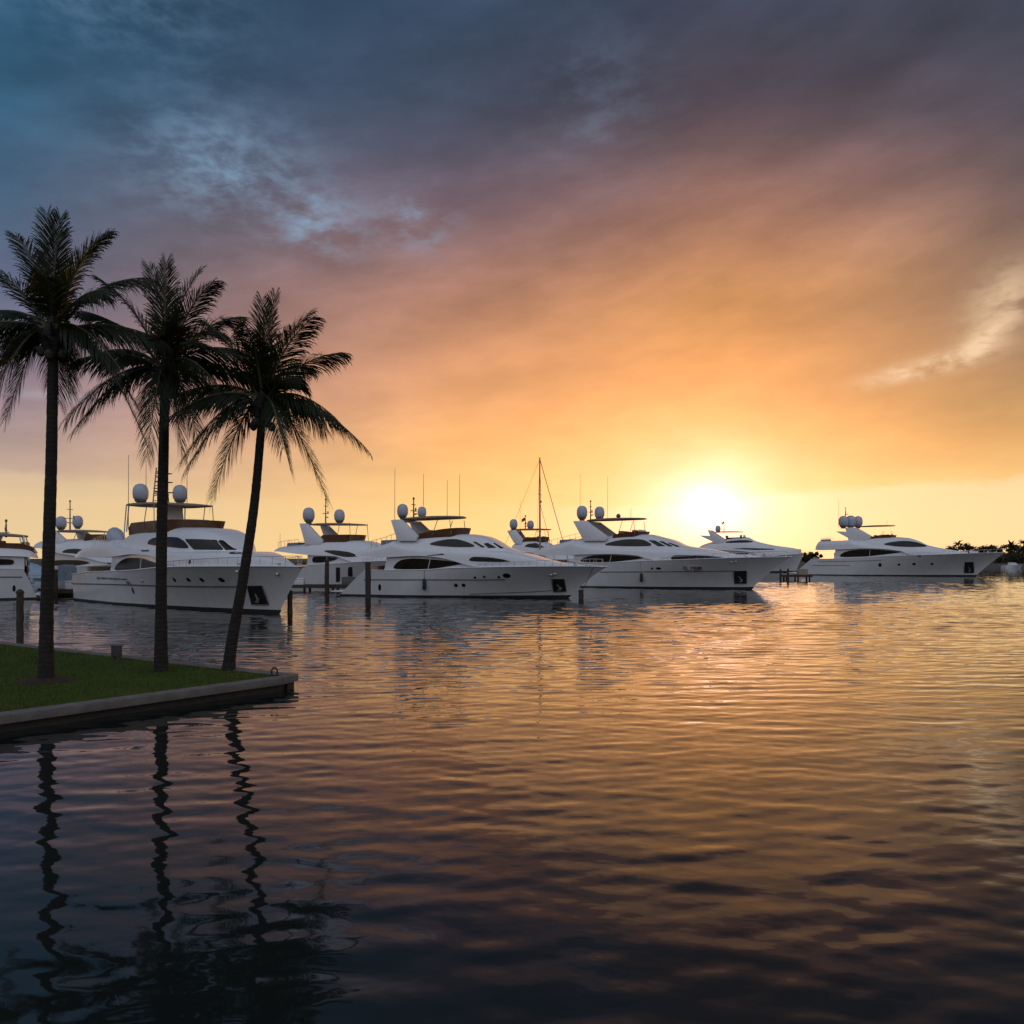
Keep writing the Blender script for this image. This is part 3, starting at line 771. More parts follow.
def water_mesh():
    rs = np.random.RandomState(11); NW = 84
    lam = np.exp(rs.uniform(np.log(.34), np.log(3.6), NW)); ang = rs.normal(0, R(17), NW); ph = rs.uniform(0, 2*np.pi, NW)
    k = 2*np.pi/lam; kx, ky = k*np.sin(ang), k*np.cos(ang)
    sl = WAVE_SLOPE*np.exp(-((np.log(lam/.58))/.95)**2)
    amp = sl/k
    strips = [(2, 14, 14, .05), (14, 30, 26, .085), (30, 60, 48, .15), (60, 110, 84, .27), (110, 170, 130, .5)]
    V_, F_, off = [], [], 0
    for y0, y1, hx, st in strips:
        nx, ny = int(2*hx/st)+1, int((y1-y0)/st)+1
        X, Y = np.meshgrid(np.linspace(-hx, hx, nx), np.linspace(y0, y1, ny)); x, y = X.ravel(), Y.ravel()
        z = np.zeros_like(x)
        for a, p, q, f, l in zip(amp, kx, ky, ph, lam):
            if l > 3.2*st: z += a*np.sin(p*x+q*y+f)
        tt = np.clip((y-7)/33, 0, 1); shelter = .26+.66*tt*tt*(3-2*tt)      # the water lies calmer in the lee of the lawn and quay
        calm = .80+.20*np.sin(x*.11+.6*np.sin(y*.07))*np.sin(y*.16+1.3*np.sin(x*.06+1))
        V_.append(np.stack([x, y, z*calm*shelter], 1)); idx = np.arange(nx*ny).reshape(ny, nx)+off
        F_.append(np.stack([idx[:-1, :-1], idx[:-1, 1:], idx[1:, 1:], idx[1:, :-1]], -1).reshape(-1, 4)); off += nx*ny
    gx = np.array([-6000, -1200, -300, -80, 0, 80, 300, 1200, 6000.]); gy = np.array([-600, -60, 0, 20, 60, 160, 400, 1500, 9000.])
    X, Y = np.meshgrid(gx, gy); idx = np.arange(81).reshape(9, 9)+off
    V_.append(np.stack([X.ravel(), Y.ravel(), np.full(81, -.07)], 1)); F_.append(np.stack([idx[:-1, :-1], idx[:-1, 1:], idx[1:, 1:], idx[1:, :-1]], -1).reshape(-1, 4))
    V_, F_ = np.concatenate(V_), np.concatenate(F_)
    me = bpy.data.meshes.new('water'); me.vertices.add(len(V_)); me.vertices.foreach_set('co', V_.astype(np.float32).ravel())
    me.loops.add(F_.size); me.loops.foreach_set('vertex_index', F_.astype(np.int32).ravel())
    me.polygons.add(len(F_)); me.polygons.foreach_set('loop_start', np.arange(0, F_.size, 4, dtype=np.int32))
    me.update(calc_edges=True); me.shade_smooth()
    me.materials.append(water_mat())
    o = bpy.data.objects.new('water', me); C.objects.link(o); return o
WAVE_SLOPE = .024
tag(water_mesh(), kind='structure')

# ---------------------------------------------------------------- lawn, seawall
GZ = .35
F0, F1, F2 = Vector((-5.95, 20.75, 0)), Vector((-10.15, 15.75, 0)), Vector((-17.0, 7.6, 0))
B0, B1, B2 = Vector((-5.72, 21.45, 0)), Vector((-19.05, 29.7, 0)), Vector((-34.0, 38.95, 0))
def grass_mat():
    m = bpy.data.materials.new('lawn_ground'); m.use_nodes = True
    nt = m.node_tree; b = nt.nodes['Principled BSDF']; tc = nt.nodes.new('ShaderNodeTexCoord')
    a = V(nt, noise(nt, tc.outputs['Object'], .7, 4, .6).outputs[0]); d = V(nt, noise(nt, tc.outputs['Object'], 16, 5, .7).outputs[0])
    nt.links.new(ramp(nt, a*.5+d*.5, [(.3, (.018, .036, .003, 1)), (.5, (.040, .070, .004, 1)), (.7, (.064, .092, .008, 1))]), b.inputs['Base Color'])
    b.inputs['Roughness'].default_value = .9; b.inputs['Specular IOR Level'].default_value = .2
    bu = nt.nodes.new('ShaderNodeBump'); bu.inputs['Strength'].default_value = .8; bu.inputs['Distance'].default_value = .04
    nt.links.new(d.k, bu.inputs['Height']); nt.links.new(bu.outputs[0], b.inputs['Normal'])
    return m
def inset(p, q, dist):
    """line p->q moved sideways (left of travel)"""
    d = (q-p).normalized(); n = Vector((-d.y, d.x, 0)); return p+n*dist, q+n*dist
def cross(p, q, a, b):
    d, e = q-p, b-a; k = ((a.x-p.x)*e.y-(a.y-p.y)*e.x)/(d.x*e.y-d.y*e.x); return p+d*k
CW = .42
fi = inset(F0, F1, -CW); fi2 = inset(F1, F2, -CW); bi = inset(B0, B1, CW); bi2 = inset(B1, B2, CW)
tipi = cross(fi[0], fi[1], bi[0], bi[1]); fm = cross(fi[0], fi[1], fi2[0], fi2[1]); bmid = cross(bi[0], bi[1], bi2[0], bi2[1])
lawn_poly = [tipi, fm, fi2[1], Vector((-48, 7.6, 0)), Vector((-48, 38.9, 0)), bi2[1], bmid]
lw = MB(); n = len(lawn_poly)
lw.loft([[(p.x, p.y, -1.0) for p in lawn_poly], [(p.x, p.y, GZ) for p in lawn_poly]])
tag(lw.build('lawn', grass_mat(), smooth=0), kind='structure')
def inside(p, poly):
    c = False; j = len(poly)-1
    for i in range(len(poly)):
        a, b = poly[i], poly[j]
        if (a.y > p[1]) != (b.y > p[1]) and p[0] < (b.x-a.x)*(p[1]-a.y)/(b.y-a.y)+a.x: c = not c
        j = i
    return c
gb = MB(); k = 0
while k < 52000:
    x = random.uniform(-24, -5.6); y = random.uniform(10, 32)
    if not inside((x, y), lawn_poly): continue
    k += 1; h = random.uniform(.025, .065); a = random.uniform(0, 6.28); r = .012
    lx, ly = random.uniform(-.03, .03), random.uniform(-.03, .03)
    gb.add([(x-r*math.cos(a), y-r*math.sin(a), GZ-.005), (x+r*math.cos(a), y+r*math.sin(a), GZ-.005), (x+lx, y+ly, GZ+h)], [(0, 1, 2)])
me = bpy.data.meshes.new('grass'); me.from_pydata(gb.v, [], gb.f); me.materials.append(M['blade'])
go = bpy.data.objects.new('grass', me); C.objects.link(go)
tag(go, 'short dark green grass of the lawn under the palms', 'grass', kind='stuff')

sw = thing('seawall', 'low grey concrete seawall with projecting cap round the lawn point', 'seawall', (0, 0, 0))
wl = MB()
for p, q, sgn in ((F0, F1, -1), (F1, F2, -1), (B0, B1, 1), (B1, B2, 1)):
    a, b = inset(p, q, sgn*.16); c2, d2 = inset(p, q, sgn*.40)
    wl.loft([[(a.x, a.y, -1.2), (c2.x, c2.y, -1.2), (c2.x, c2.y, GZ-.17), (a.x, a.y, GZ-.17)], [(b.x, b.y, -1.2), (d2.x, d2.y, -1.2), (d2.x, d2.y, GZ-.17), (b.x, b.y, GZ-.17)]])
e0, e1 = Vector((-6.08, 20.86, 0)), Vector((-5.90, 21.42, 0))
wl.loft([[(e0.x, e0.y, -1.2), (e0.x-.3, e0.y+.05, -1.2), (e0.x-.3, e0.y+.05, GZ-.17), (e0.x, e0.y, GZ-.17)], [(e1.x, e1.y, -1.2), (e1.x-.3, e1.y-.02, -1.2), (e1.x-.3, e1.y-.02, GZ-.17), (e1.x, e1.y, GZ-.17)]])
wl.build('wall', M['darkwall'], sw, smooth=0)
cp = MB()
def cap_run(outer, inner, step):
    L = (outer[1]-outer[0]).length; m = max(1, round(L/step))
    for i in range(m):
        t0, t1 = i/m+.0008, (i+1)/m-.0008
        o0, o1 = outer[0].lerp(outer[1], t0), outer[0].lerp(outer[1], t1)
        i0, i1 = inner[0].lerp(inner[1], t0), inner[0].lerp(inner[1], t1)
        z = GZ+.02+random.uniform(-.006, .006)
        ring = lambda zz: [(p.x, p.y, zz) for p in (o0, o1, i1, i0)]
        cp.loft([ring(GZ-.165), ring(z)])
cap_run((F0, F1), (tipi, fm), 6); cap_run((F1, F2), (fm, fi2[1]), 3.2)
cap_run((B0, B1), (tipi, bmid), 3.2); cap_run((B1, B2), (bmid, bi2[1]), 3.2)
cp.loft([[(p.x, p.y, zz) for p in (F0, tipi, B0)] for zz in (GZ-.165, GZ+.021)])
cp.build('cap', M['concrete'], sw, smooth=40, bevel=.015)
# mooring ring on the point
mr = thing('mooring_ring', 'small dark metal hoop standing on the tip of the seawall cap', 'mooring ring', (-6.28, 21.15, GZ+.02))
mb = MB(); mb.tube([(-.07, 0, 0), (-.075, 0, .10)]+[(.075*math.cos(a), 0, .12+.08*math.sin(a)) for a in [math.pi*(1-i/8) for i in range(9)]]+[(.075, 0, .10), (.07, 0, 0)], .023, 8)
mb.build('hoop', M['rubber'], mr); MB().box((0, 0, .008), (.24, .10, .016)).build('base_plate', M['rubber'], mr, bevel=.003)
# grey slatted box by the back edge
ub = thing('utility_box', 'small grey slatted utility box on short legs by the back edge of the lawn', 'utility box', (-12.05, 24.4, GZ), R(-18))
b = MB()
for i in range(4): b.box((-.105+.07*i, -.09, .27), (.055, .02, .30))
b.box((0, 0, .27), (.26, .155, .29))
b.build('cabinet', M['boxgrey'], ub, bevel=.006)
MB().box((0, 0, .435), (.30, .22, .03)).build('lid', M['boxgrey'], ub, bevel=.006)
for sx_ in (-1, 1): MB().box((sx_*.09, 0, .06), (.04, .14, .13)).build('leg', M['boxgrey'], ub)

# ---------------------------------------------------------------- coconut palms
def bez(p0, p1, p2, t): return p0*(1-t)**2+p1*(2*t*(1-t))+p2*t*t
def frond_mesh(p0, tip, arch, lmax, seed):
    rnd = random.Random(seed); mb = MB(); rib = MB()
    chord = tip-p0; L = chord.length
    flat = Vector((chord.x, chord.y, 0)); flat = flat.normalized() if flat.length > .05 else Vector((1, 0, 0))
    up = Vector((0, 0, 1))
    steep = max(0, chord.normalized().z)
    ctrl = p0+chord*.46+up*((arch*1.05+.01)*L)+flat*(-(.05+.10*steep)*L)
    N = 112; pts = [bez(p0, ctrl, tip, i/N) for i in range(N+1)]
    rib.tube(pts[::4], [.040*(1-.93*(i/(N/4)))+.003 for i in range(len(pts[::4]))], 5)
    roll = rnd.uniform(-.7, .7); soft = rnd.uniform(.8, 1.2)
    for i in range(10, N):
        s = i/N
        for side in (-1, 1):
            if rnd.random() < .05: continue
            ss = min(1, s+rnd.uniform(0, 1/N)); p = bez(p0, ctrl, tip, ss)
            T = (bez(p0, ctrl, tip, min(1, ss+.02))-bez(p0, ctrl, tip, ss-.02)).normalized()
            S = T.cross(up)
            if S.length < .15: S = Vector((flat.y, -flat.x, 0))
            S.normalize(); S = Matrix.Rotation(roll*(1-.3*s), 3, T) @ S
            Nn = S.cross(T).normalized()
            l = lmax*(.45+.55*min(1, (s-.08)/.2))*(1 if s < .5 else max(.42, 1-((s-.5)/.5)**1.8*.58))*rnd.uniform(.82, 1.12)
            a = .50+.75*s
            hz = 1-abs(T.z)
            d = (S*side*(.80-.25*s)*(1-.35*hz)+T*a+Nn*.22*(1-hz)-up*(.50*hz)+Vector((rnd.uniform(-.12, .12), rnd.uniform(-.12, .12), rnd.uniform(-.06, .06)))).normalized()
            g_ = soft*rnd.uniform(.3, .75)*(1-.5*max(0, T.z))
            q1 = p+d*l*.36-up*l*.05*g_; q2 = p+d*l*.66-up*l*.24*g_; q3 = p+d*l*.86-up*l*.52*g_; q4 = p+d*l*.96-up*l*.84*g_
            wv = T*.5*(.034 if l > .4 else .026)
            mb.add([p-wv*.6, p+wv*.6, q1+wv*1.1, q1-wv*1.1, q2+wv*.9, q2-wv*.9, q3+wv*.55, q3-wv*.55, q4], [(0, 1, 2, 3), (3, 2, 4, 5), (5, 4, 6, 7), (7, 6, 8)])
    return mb, rib
def raw(mb, name, mats, parent, split=None):
    me = bpy.data.meshes.new(name); me.from_pydata(mb.v, [], mb.f); me.update()
    for m in mats: me.materials.append(m)
    if split is not None:
        for i, p in enumerate(me.polygons): p.material_index = 1 if i >= split else 0
    o = bpy.data.objects.new(name, me); C.objects.link(o); o.parent = parent; return o
def palm(label, base, trunk, crown, fronds, lmax, seed):
    """trunk: [(x,z,r)] in metres from the base; fronds: [(x,z,depth,arch)] tips from the crown"""
    root = thing('palm_tree', label, 'palm tree', base, group='coconut palms on the lawn point')
    rnd = random.Random(seed)
    pts = []; rad = []
    zs = [t[1] for t in trunk]; n = 90
    for i in range(n+1):
        z = zs[0]+(zs[-1]-zs[0])*i/n
        x = smooth_interp([(t[1], t[0]) for t in trunk], z); r = smooth_interp([(t[1], t[2]) for t in trunk], z)
        pts.append((x, 0, z)); rad.append(r*(1+.02*(i % 2)+rnd.uniform(-.03, .03)))
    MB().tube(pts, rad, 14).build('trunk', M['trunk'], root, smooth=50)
    c = Vector(crown)
    # fibrous heart with the old leaf bases
    hb = MB(); hb.lathe((c.x, c.y, c.z-.55), [(.13, -.1), (.2, .1), (.27, .35), (.24, .6), (.13, .85), (.04, 1.05)], 12)
    for k in range(14):
        a = k*2.4; hb.tube([(c.x+.15*math.cos(a), .15*math.sin(a), c.z-.5+.03*k), (c.x+.32*math.cos(a), .32*math.sin(a), c.z-.28+.03*k), (c.x+.50*math.cos(a), .5*math.sin(a), c.z-.25+.04*k)], [.07, .05, .02], 6)
    hb.build('crown_heart', M['trunk'], root)
    for k in range(5):
        a = k*1.3+seed; MB().lathe((c.x+.26*math.cos(a), .26*math.sin(a), c.z-.62+.06*(k % 3)), [(.02, -.13), (.09, -.08), (.115, .02), (.08, .11), (.02, .14)], 10).build('coconut', M['bark'], root)
    for k, (x, z, dep, arch) in enumerate(fronds):
        p0 = c+Vector((.10*(1 if x > 0 else -1)*min(1, abs(x)), .08*(1 if dep > 0 else -1), .05+.012*k-.1))
        mb, rib = frond_mesh(p0, c+Vector((x, dep, z)), arch, lmax, seed*100+k)
        s = len(mb.f); mb.add(rib.v, rib.f)
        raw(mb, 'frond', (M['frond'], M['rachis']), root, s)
for P in PALMS:
    palm(*P)
mu = MB(); bx_, by_ = PALMS[0][1][0], PALMS[0][1][1]
mu.lathe((bx_, by_, GZ), [(.75, -.02), (.68, .012), (.45, .05), (.2, .09), (.05, .1)], 22)
tag(mu.build('mulch_bed', M['mulch']), 'ring of dark brown mulch round the foot of the tallest palm', 'mulch')

# ---------------------------------------------------------------- motor yachts
def chaikin(poly, k=.17, it=1):
    for _ in range(it):
        o = []
        for i in range(len(poly)):
            a, b = poly[i], poly[(i+1) % len(poly)]
            o += [(a[0]+(b[0]-a[0])*k, a[1]+(b[1]-a[1])*k), (a[0]+(b[0]-a[0])*(1-k), a[1]+(b[1]-a[1])*(1-k))]
        poly = o
    return poly
def patch(poly, surf, sg, off=.012, depth=.05, nx=30, nz=4, soft=True, body=None):
    """a thin curved panel that follows the side surface y = sg*surf(x,z)"""
    if soft: poly = chaikin(chaikin(poly), .25)
    x0, x1 = min(p[0] for p in poly), max(p[0] for p in poly); e = (x1-x0)*.004
    cols = []
    for i in range(nx+1):
        x = x0+e+(x1-x0-2*e)*i/nx; zs = []
        for a, b in zip(poly, poly[1:]+poly[:1]):
            if (a[0]-x)*(b[0]-x) <= 0 and abs(a[0]-b[0]) > 1e-9: zs.append(a[1]+(b[1]-a[1])*(x-a[0])/(b[0]-a[0]))
        if len(zs) < 2: continue
        za, zb = min(zs), max(zs)
        if body:
            zb = min(zb, body.z0(x)+.90*(body.z1(x)-body.z0(x)))
            if x > body.x1-.04 or zb-za < .05: continue
        cols.append((x, za, zb))
    out, inn = [], []
    if len(cols) < 2: return None
    for x, a, b in cols:
        zz = [a+(b-a)*j/nz for j in range(nz+1)]
        out.append([(x, sg*(surf(x, z)+off), z) for z in zz]); inn.append([(x, sg*(surf(x, z)-depth), z) for z in zz])
    mb = MB(); mb.grid(out); mb.grid(inn)
    rim_o = [r[0] for r in out]+out[-1][1:]+[r[-1] for r in out[-2::-1]]+out[0][-2:0:-1]
    rim_i = [r[0] for r in inn]+inn[-1][1:]+[r[-1] for r in inn[-2::-1]]+inn[0][-2:0:-1]
    mb.loft([rim_o, rim_i], cap=False)
    return mb
def text_obj(name, body, size, parent, m):
    cu = bpy.data.curves.new(name, 'FONT'); cu.body = body; cu.size = size; cu.extrude = .006; cu.offset = .008; cu.align_x = 'CENTER'; cu.align_y = 'CENTER'
    t = bpy.data.objects.new(name, cu); C.objects.link(t)
    me = bpy.data.meshes.new_from_object(t.evaluated_get(bpy.context.evaluated_depsgraph_get()))
    C.objects.unlink(t); bpy.data.objects.remove(t)
    me.materials.clear(); me.materials.append(m)
    o = bpy.data.objects.new(name, me); C.objects.link(o); o.parent = parent
    return o

def build_yacht(D, label, group, detail=True, no_domes=False):
    sg = 1 if D['heading'] > 90 else -1
    rz = R(D['heading'])
    root = thing('motor_yacht', label, 'yacht', (D['origin'][0], D['origin'][1], 0), rz, group)
    H = HullShape(D['L'], D['xwl'], D['xs1'], D['beam'], D['sheer'], 0.0, D['full'])
    # hull ---------------------------------------------------
    NU, NT = 64, 16; rings = []
    for i in range(NU+1):
        u = i/NU; u = 1-(1-u)**1.35
        side = []
        for j in range(NT+1):
            t = j/NT; x = H.xs(t)+(H.xe(t)-H.xs(t))*u
            side.append((x, H.b(u, t), H.zt(x, t)))
        rings.append([(x, -y, z) for x, y, z in side]+[(x, y, z) for x, y, z in reversed(side)])
    hb = MB().loft(rings); hb.build('hull', M['gel'], root, smooth=35)
    hull = H.half
    # bottom paint, slightly proud of the hull
    bp = MB()
    for s in (-1, 1):
        rows = []
        for i in range(41):
            row = []
            for z in (-.35, -.1, .06, .16+.10*(i/40)**3):
                t = (z-H.ZB)/(H.S(10)-H.ZB); a, e = H.xs(t), H.xe(t)
                x = a+(e-a)*min(.9995, i/40); row.append((x, s*(H.half(x, z)+.008), z))
            rows.append(row)
        bp.grid(rows)
    bp.build('boot_stripe', M['boot'], root, smooth=40)
    cr = MB()
    for s in (-1, 1):
        pts = []
        for i in range(50):
            x = H.xs1+(H.L-H.xs1)*(i/49)**.8; pts.append((x, s*max(.0, H.deck(x)-.01), H.S(x)+.02))
        cr.tube(pts, .05, 6)
    cr.build('cap_rail', M['gel2'], root)
    for q in D.get('hull_rub', []):
        rr = MB(); a, e = q[0][0], q[-1][0]
        pts = [(a+(e-a)*i/40, sg*(H.half(a+(e-a)*i/40, smooth_interp(sorted(q), a+(e-a)*i/40))+.01), smooth_interp(sorted(q), a+(e-a)*i/40)) for i in range(41)]
        rr.tube(pts, .045, 6); rr.tube([(p[0], -p[1], p[2]) for p in pts], .045, 6)
        rr.build('rub_rail', M['line'], root)
    for q in D.get('hull_chine', []):
        a, e = q[0][0], q[-1][0]; q = sorted(q)
        pts = [(a+(e-a)*i/30, sg*(H.half(a+(e-a)*i/30, smooth_interp(q, a+(e-a)*i/30))+.0), smooth_interp(q, a+(e-a)*i/30)) for i in range(31)]
        MB().tube(pts, .03, 5).build('chine_strake', M['line'], root)
    # swim platform
    if D['xs1'] > .8:
        sp_ = MB(); bw = D['beam']*.43
        sp_.prism([(-.9, .32), (D['xs1']*.35, .32), (D['xs1']*.35, .48), (-.9, .46)], -bw, bw)
        sp_.build('swim_platform', M['gel2'], root, bevel=.04)
        st = MB(); n = 5
        for k in range(n):
            z0 = .5+(H.S(D['xs1'])-.7)*k/n; xx = D['xs1']*(.3+.62*k/n)
            st.box((xx+.12, sg*D['beam']*.30, z0+.09), (.4, .9, .18))
        st.build('stern_steps', M['teak'], root)
    # superstructure ----------------------------------------
    full, B, U = make_bodies(D, H)
    mid = D.get('wing_mid'); x0, x1 = full.x0, full.x1
    T = [0, .03, .12, .25, .4, .55, .68, .78, .86, .92, .96, .985, 1.0]
    rings = []
    for i in range(91):
        x = x0+(x1-x0)*i/90; a, b = B.z0(x), B.z1(x); r = []
        for t in T: r.append((x, -B.w(x)*(1-B.tumble*t)*max(0, 1-t**B.n)**(1/B.n), a+(b-a)*t))
        rings.append(r+[(p[0], -p[1], p[2]) for p in reversed(r[:-1])])
    MB().loft(rings).build('upper_deck', M['gel2'], root, smooth=38)
    if mid:
        rings = []
        for i in range(81):
            x = U.x0+(U.x1-U.x0)*i/80; a, b = U.z0(x), U.z1(x); r = []
            for t in T: r.append((x, -U.w(x)*(1-U.tumble*t)*max(0, 1-t**U.n)**(1/U.n), a+(b-a)*t))
            rings.append(r+[(p[0], -p[1], p[2]) for p in reversed(r[:-1])])
        MB().loft(rings).build('upper_house', M['gel2'], root, smooth=38)
        B_low, B = B, full
    else: B_low = B
    # main deck house under the wing
    hx = [p[0] for q in D['house_win'] for p in q]
    ha = min(hx)-.9; hbx = max(hx)+2.2
    dh = MB(); rings = []
    def hw(x): return .84*H.deck(max(x, H.xs1+.5))
    for i in range(41):
        x = ha+(hbx-ha)*i/40; a = H.S(x)-.25; b = B.z0(min(max(x, x0), x1))+.18
        b = max(b, a+.05); lean = .35 if i == 0 else 0
        y = hw(x)
        rings.append([(x, -y, a), (x+lean, -y*.97, b), (x+lean, y*.97, b), (x, y, a)])
    dh.loft(rings); dh.build('deckhouse', M['gel'], root, smooth=30)
    hwf = lambda x, z: hw(x)
    for q in D['house_win']:
        wn = patch(q, hwf, sg, .02).build('saloon_window', M['glass'], root, smooth=40)
        xm = sum(p[0] for p in q)/len(q); zs = [p[1] for p in q]
        if detail:
            MB().tube([(xm+.3, sg*(hw(xm)+.03), min(zs)+.05), (xm+.5, sg*(hw(xm)+.03), max(zs)-.08)], .035, 5).build('mullion', M['gel2'], wn)
    # dark aft doors
    MB().box((ha+.02, 0, H.S(ha)+.5), (.06, hw(ha)*1.4, 1.4)).build('saloon_door', M['glass'], root)
    for key in ('upper_win', 'upper_fwin'):
        for q in D.get(key, []):
            pm = patch(q, (U if key == 'upper_win' else B_low).half, sg, .025, nx=44, soft=len(q) > 5, body=U if key == 'upper_win' else None)
            if pm: pm.build('cabin_window', M['glass'], root, smooth=40)
    for q in D.get('upper_vent', []):
        patch(q, B_low.half, sg, .015, soft=False, nx=10).build('air_vent', M['dark'], root, smooth=0)
    for q in D.get('hull_door', []):
        patch(q, hull, sg, .02, soft=False, nx=6).build('side_door', M['dark'], root, smooth=0)
    for (q,), (w_, h_) in zip(D.get('hull_port', []), D.get('port_size', [])):
        onhull = q[1] < H.S(q[0])-.05
        sf = hull if onhull else B_low.half
        poly = [(q[0]+w_*math.cos(a*math.pi/6), q[1]+h_*math.sin(a*math.pi/6)) for a in range(12)]
        p_ = patch(poly, sf, sg, .012, soft=False, nx=10).build('porthole', M['glass'], root, smooth=30)
    for q in D.get('hull_anchor', []):
        po = patch(q, hull, sg, .01, soft=False, nx=12).build('anchor_pocket', M['dark'], root, smooth=0)
        cx = sum(p[0] for p in q)/4; cz = sum(p[1] for p in q)/4; y = sg*(hull(cx, cz)+.06)
        hgt = max(p[1] for p in q)-min(p[1] for p in q)
        an = MB(); an.tube([(cx-.16, y, cz+hgt*.06), (cx+.12, y, cz-hgt*.24)], .06, 6)
        an.prism([(cx-.22, cz-hgt*.34), (cx+.20, cz-hgt*.36), (cx+.27, cz-hgt*.16), (cx+.14, cz-hgt*.10), (cx+.02, cz-hgt*.26)], y-.05, y+.04)
        an.build('anchor', M['anchor'], po)
        fr = MB(); qq = q+q[:1]
        for a, b in zip(qq, qq[1:]): fr.tube([(a[0], sg*(hull(*a)+.015), a[1]), (b[0], sg*(hull(*b)+.015), b[1])], .03, 5)
        fr.build('pocket_frame', M['dullmetal'], po)
    for (q,) in D.get('hull_light', []):
        y = sg*(hull(q[0], q[1])+.02); MB().box((q[0], y, q[1]), (.34, .06, .14)).build('hawse_plate', M['steel'], root, bevel=.02)
    for q in D.get('hull_board', []):
        bo = patch(q, hull, sg, .02, soft=False, nx=8).build('name_board', M['board'], root, smooth=0)
        cx = sum(p[0] for p in q)/4; cz = sum(p[1] for p in q)/4
        a = (q[0][0], hull(q[0][0], cz)); b = (q[1][0], hull(q[1][0], cz))
        tx = text_obj('lettering', 'FL PRM', .62, bo, M['letter'])
        tx.location = (cx+.1, sg*(hull(cx, cz)+.10), cz-.02); tx.rotation_euler = (R(90), 0, math.atan2(-(b[1]-a[1]), b[0]-a[0]))
    for q in D.get('hull_name', []):
        (xa, za), (xb, zb) = q; mb = MB(); rnd = random.Random(5); x = xa; zc = (za+zb)/2
        while x < xb:
            h = rnd.choice((.10, .12, .22)); l = rnd.uniform(.06, .16)
            if True:
                y = sg*(hull(x, zc)+.012)
                mb.prism([(x, zc-h/2), (x+.045, zc-h/2), (x+.045+h*.5, zc+h/2), (x+h*.5, zc+h/2)], y-.004, y+.004)
                mb.prism([(x, zc-.05), (x+l, zc-.03), (x+l, zc+.0), (x, zc-.02)], y-.003, y+.003)
            x += l+.02
        nl = mb.build('name_lettering', M['lettergrey'], root, smooth=0); mb = MB()
        mb.prism([(xb-.1, zc-.3), (xb+.42, zc-.3), (xb+.42, zc-.16), (xb-.1, zc-.16)], sg*(hull(xb, zc)+.012)-.004, sg*(hull(xb, zc)+.012)+.004)
        mb.build('port_of_registry', M['lettergrey'], nl, smooth=0)
    # flybridge ----------------------------------------------
    if 'at_screen' in D:
        ys, pts = D['at_screen']; ys = abs(ys); pts = sorted(pts)
        xa, xb = pts[0][0], pts[-1][0]; path = []
        for i in range(15):
            x = xa+(xb-xa-.5*ys)*i/14; path.append((x, -ys))
        for i in range(1, 12):
            a = -math.pi/2+math.pi*i/12; path.append((xb-.5*ys+.5*ys*math.cos(a), ys*math.sin(a)))
        path += [(x, -y) for x, y in reversed(path[:15])]
        rings = []
        for x, y in path:
            zt = smooth_interp(pts, x); zb = min(zt-.12, B.z1(min(x, x1))-.35)
            k = .94
            rings.append([(x-.28, y*k, zb), (x, y, zt), (x-.04, y*.96, zt), (x-.34, y*(k-.04), zb)])
        MB().loft(rings).build('flybridge_screen', M['screen'], root, smooth=50)
        zf = B.z1((xa+xb)/2)
        for cc, dd in (((xa+.5, 0, zf+.05), (.5, ys*1.3, .7)), ((xb-1.5, sg*.5, zf+.1), (.5, .6, .8)), ((xb-1.6, -sg*.6, zf+.1), (.5, .6, .8))):
            MB().box(cc, dd).build('flybridge_seat', M['cushion'], root, bevel=.08)
        hc = MB(); hc.prism([(xb-1.1, zf-.3), (xb-.3, zf-.3), (xb-.55, zf+.5), (xb-.95, zf+.55)], -.8, .8); hc.build('helm_console', M['gel2'], root, bevel=.04)
    zt = xt0 = xt1 = None
    if 'at_hardtop' in D:
        y, q = D['at_hardtop']; q = sorted(q); xt0, xt1 = q[0][0], q[1][0]; w_ = D['hard_w']
        rings = []; n = 28
        def ht(x): return q[0][1]+(q[1][1]-q[0][1])*(x-xt0)/(xt1-xt0)
        for i in range(n+1):
            k = i/n; x = xt0+(xt1-xt0)*k
            ww = w_*(1-abs(2*k-1)**6*.55); cam_ = .10*(1-abs(2*k-1)**2)
            r = []
            for yy in (-1, -.97, -.8, -.4, 0, .4, .8, .97, 1): r.append((x, yy*ww, ht(x)+.05+cam_-.09*abs(yy)**3))
            lo = [(x, yy*ww, ht(x)-.10+(.02 if abs(yy) > .96 else 0)) for yy in (1, .97, .8, .4, 0, -.4, -.8, -.97, -1)]
            rings.append(r+lo)
        hto = MB().loft(rings).build('hardtop', M['canvas'], root, smooth=45)
        zt = ht
    if 'at_arch' in D:
        y, q = D['at_arch']; y = abs(y)
        for s in (-1, 1):
            MB().prism(q, s*y-.16, s*y+.16, -s*.15).build('arch_leg', M['gel2'], root, bevel=.05)
        xa = min(q[0][0], q[1][0]); xb = max(q[0][0], q[1][0]); z = (q[0][1]+q[1][1])/2
        bb = MB(); bb.box(((xa+xb)/2+.1, 0, z-.08), ((xb-xa)*.92, 2*y-.1, .17)); bb.build('arch_beam', M['gel2'], root, bevel=.05)
    elif xt0 is not None:
        for s in (-1, 1):
            for k in (.06, .14):
                pp = xt0+(xt1-xt0)*k
                MB().tube([(pp, s*D['hard_w']*.85, zt(pp)), (pp-.25, s*D['hard_w']*.88, B.z1(min(max(pp-.25, x0), x1))-.05)], .05, 6).build('hardtop_post', M['gel2'], root)
        pp = xt0+(xt1-xt0)*.62
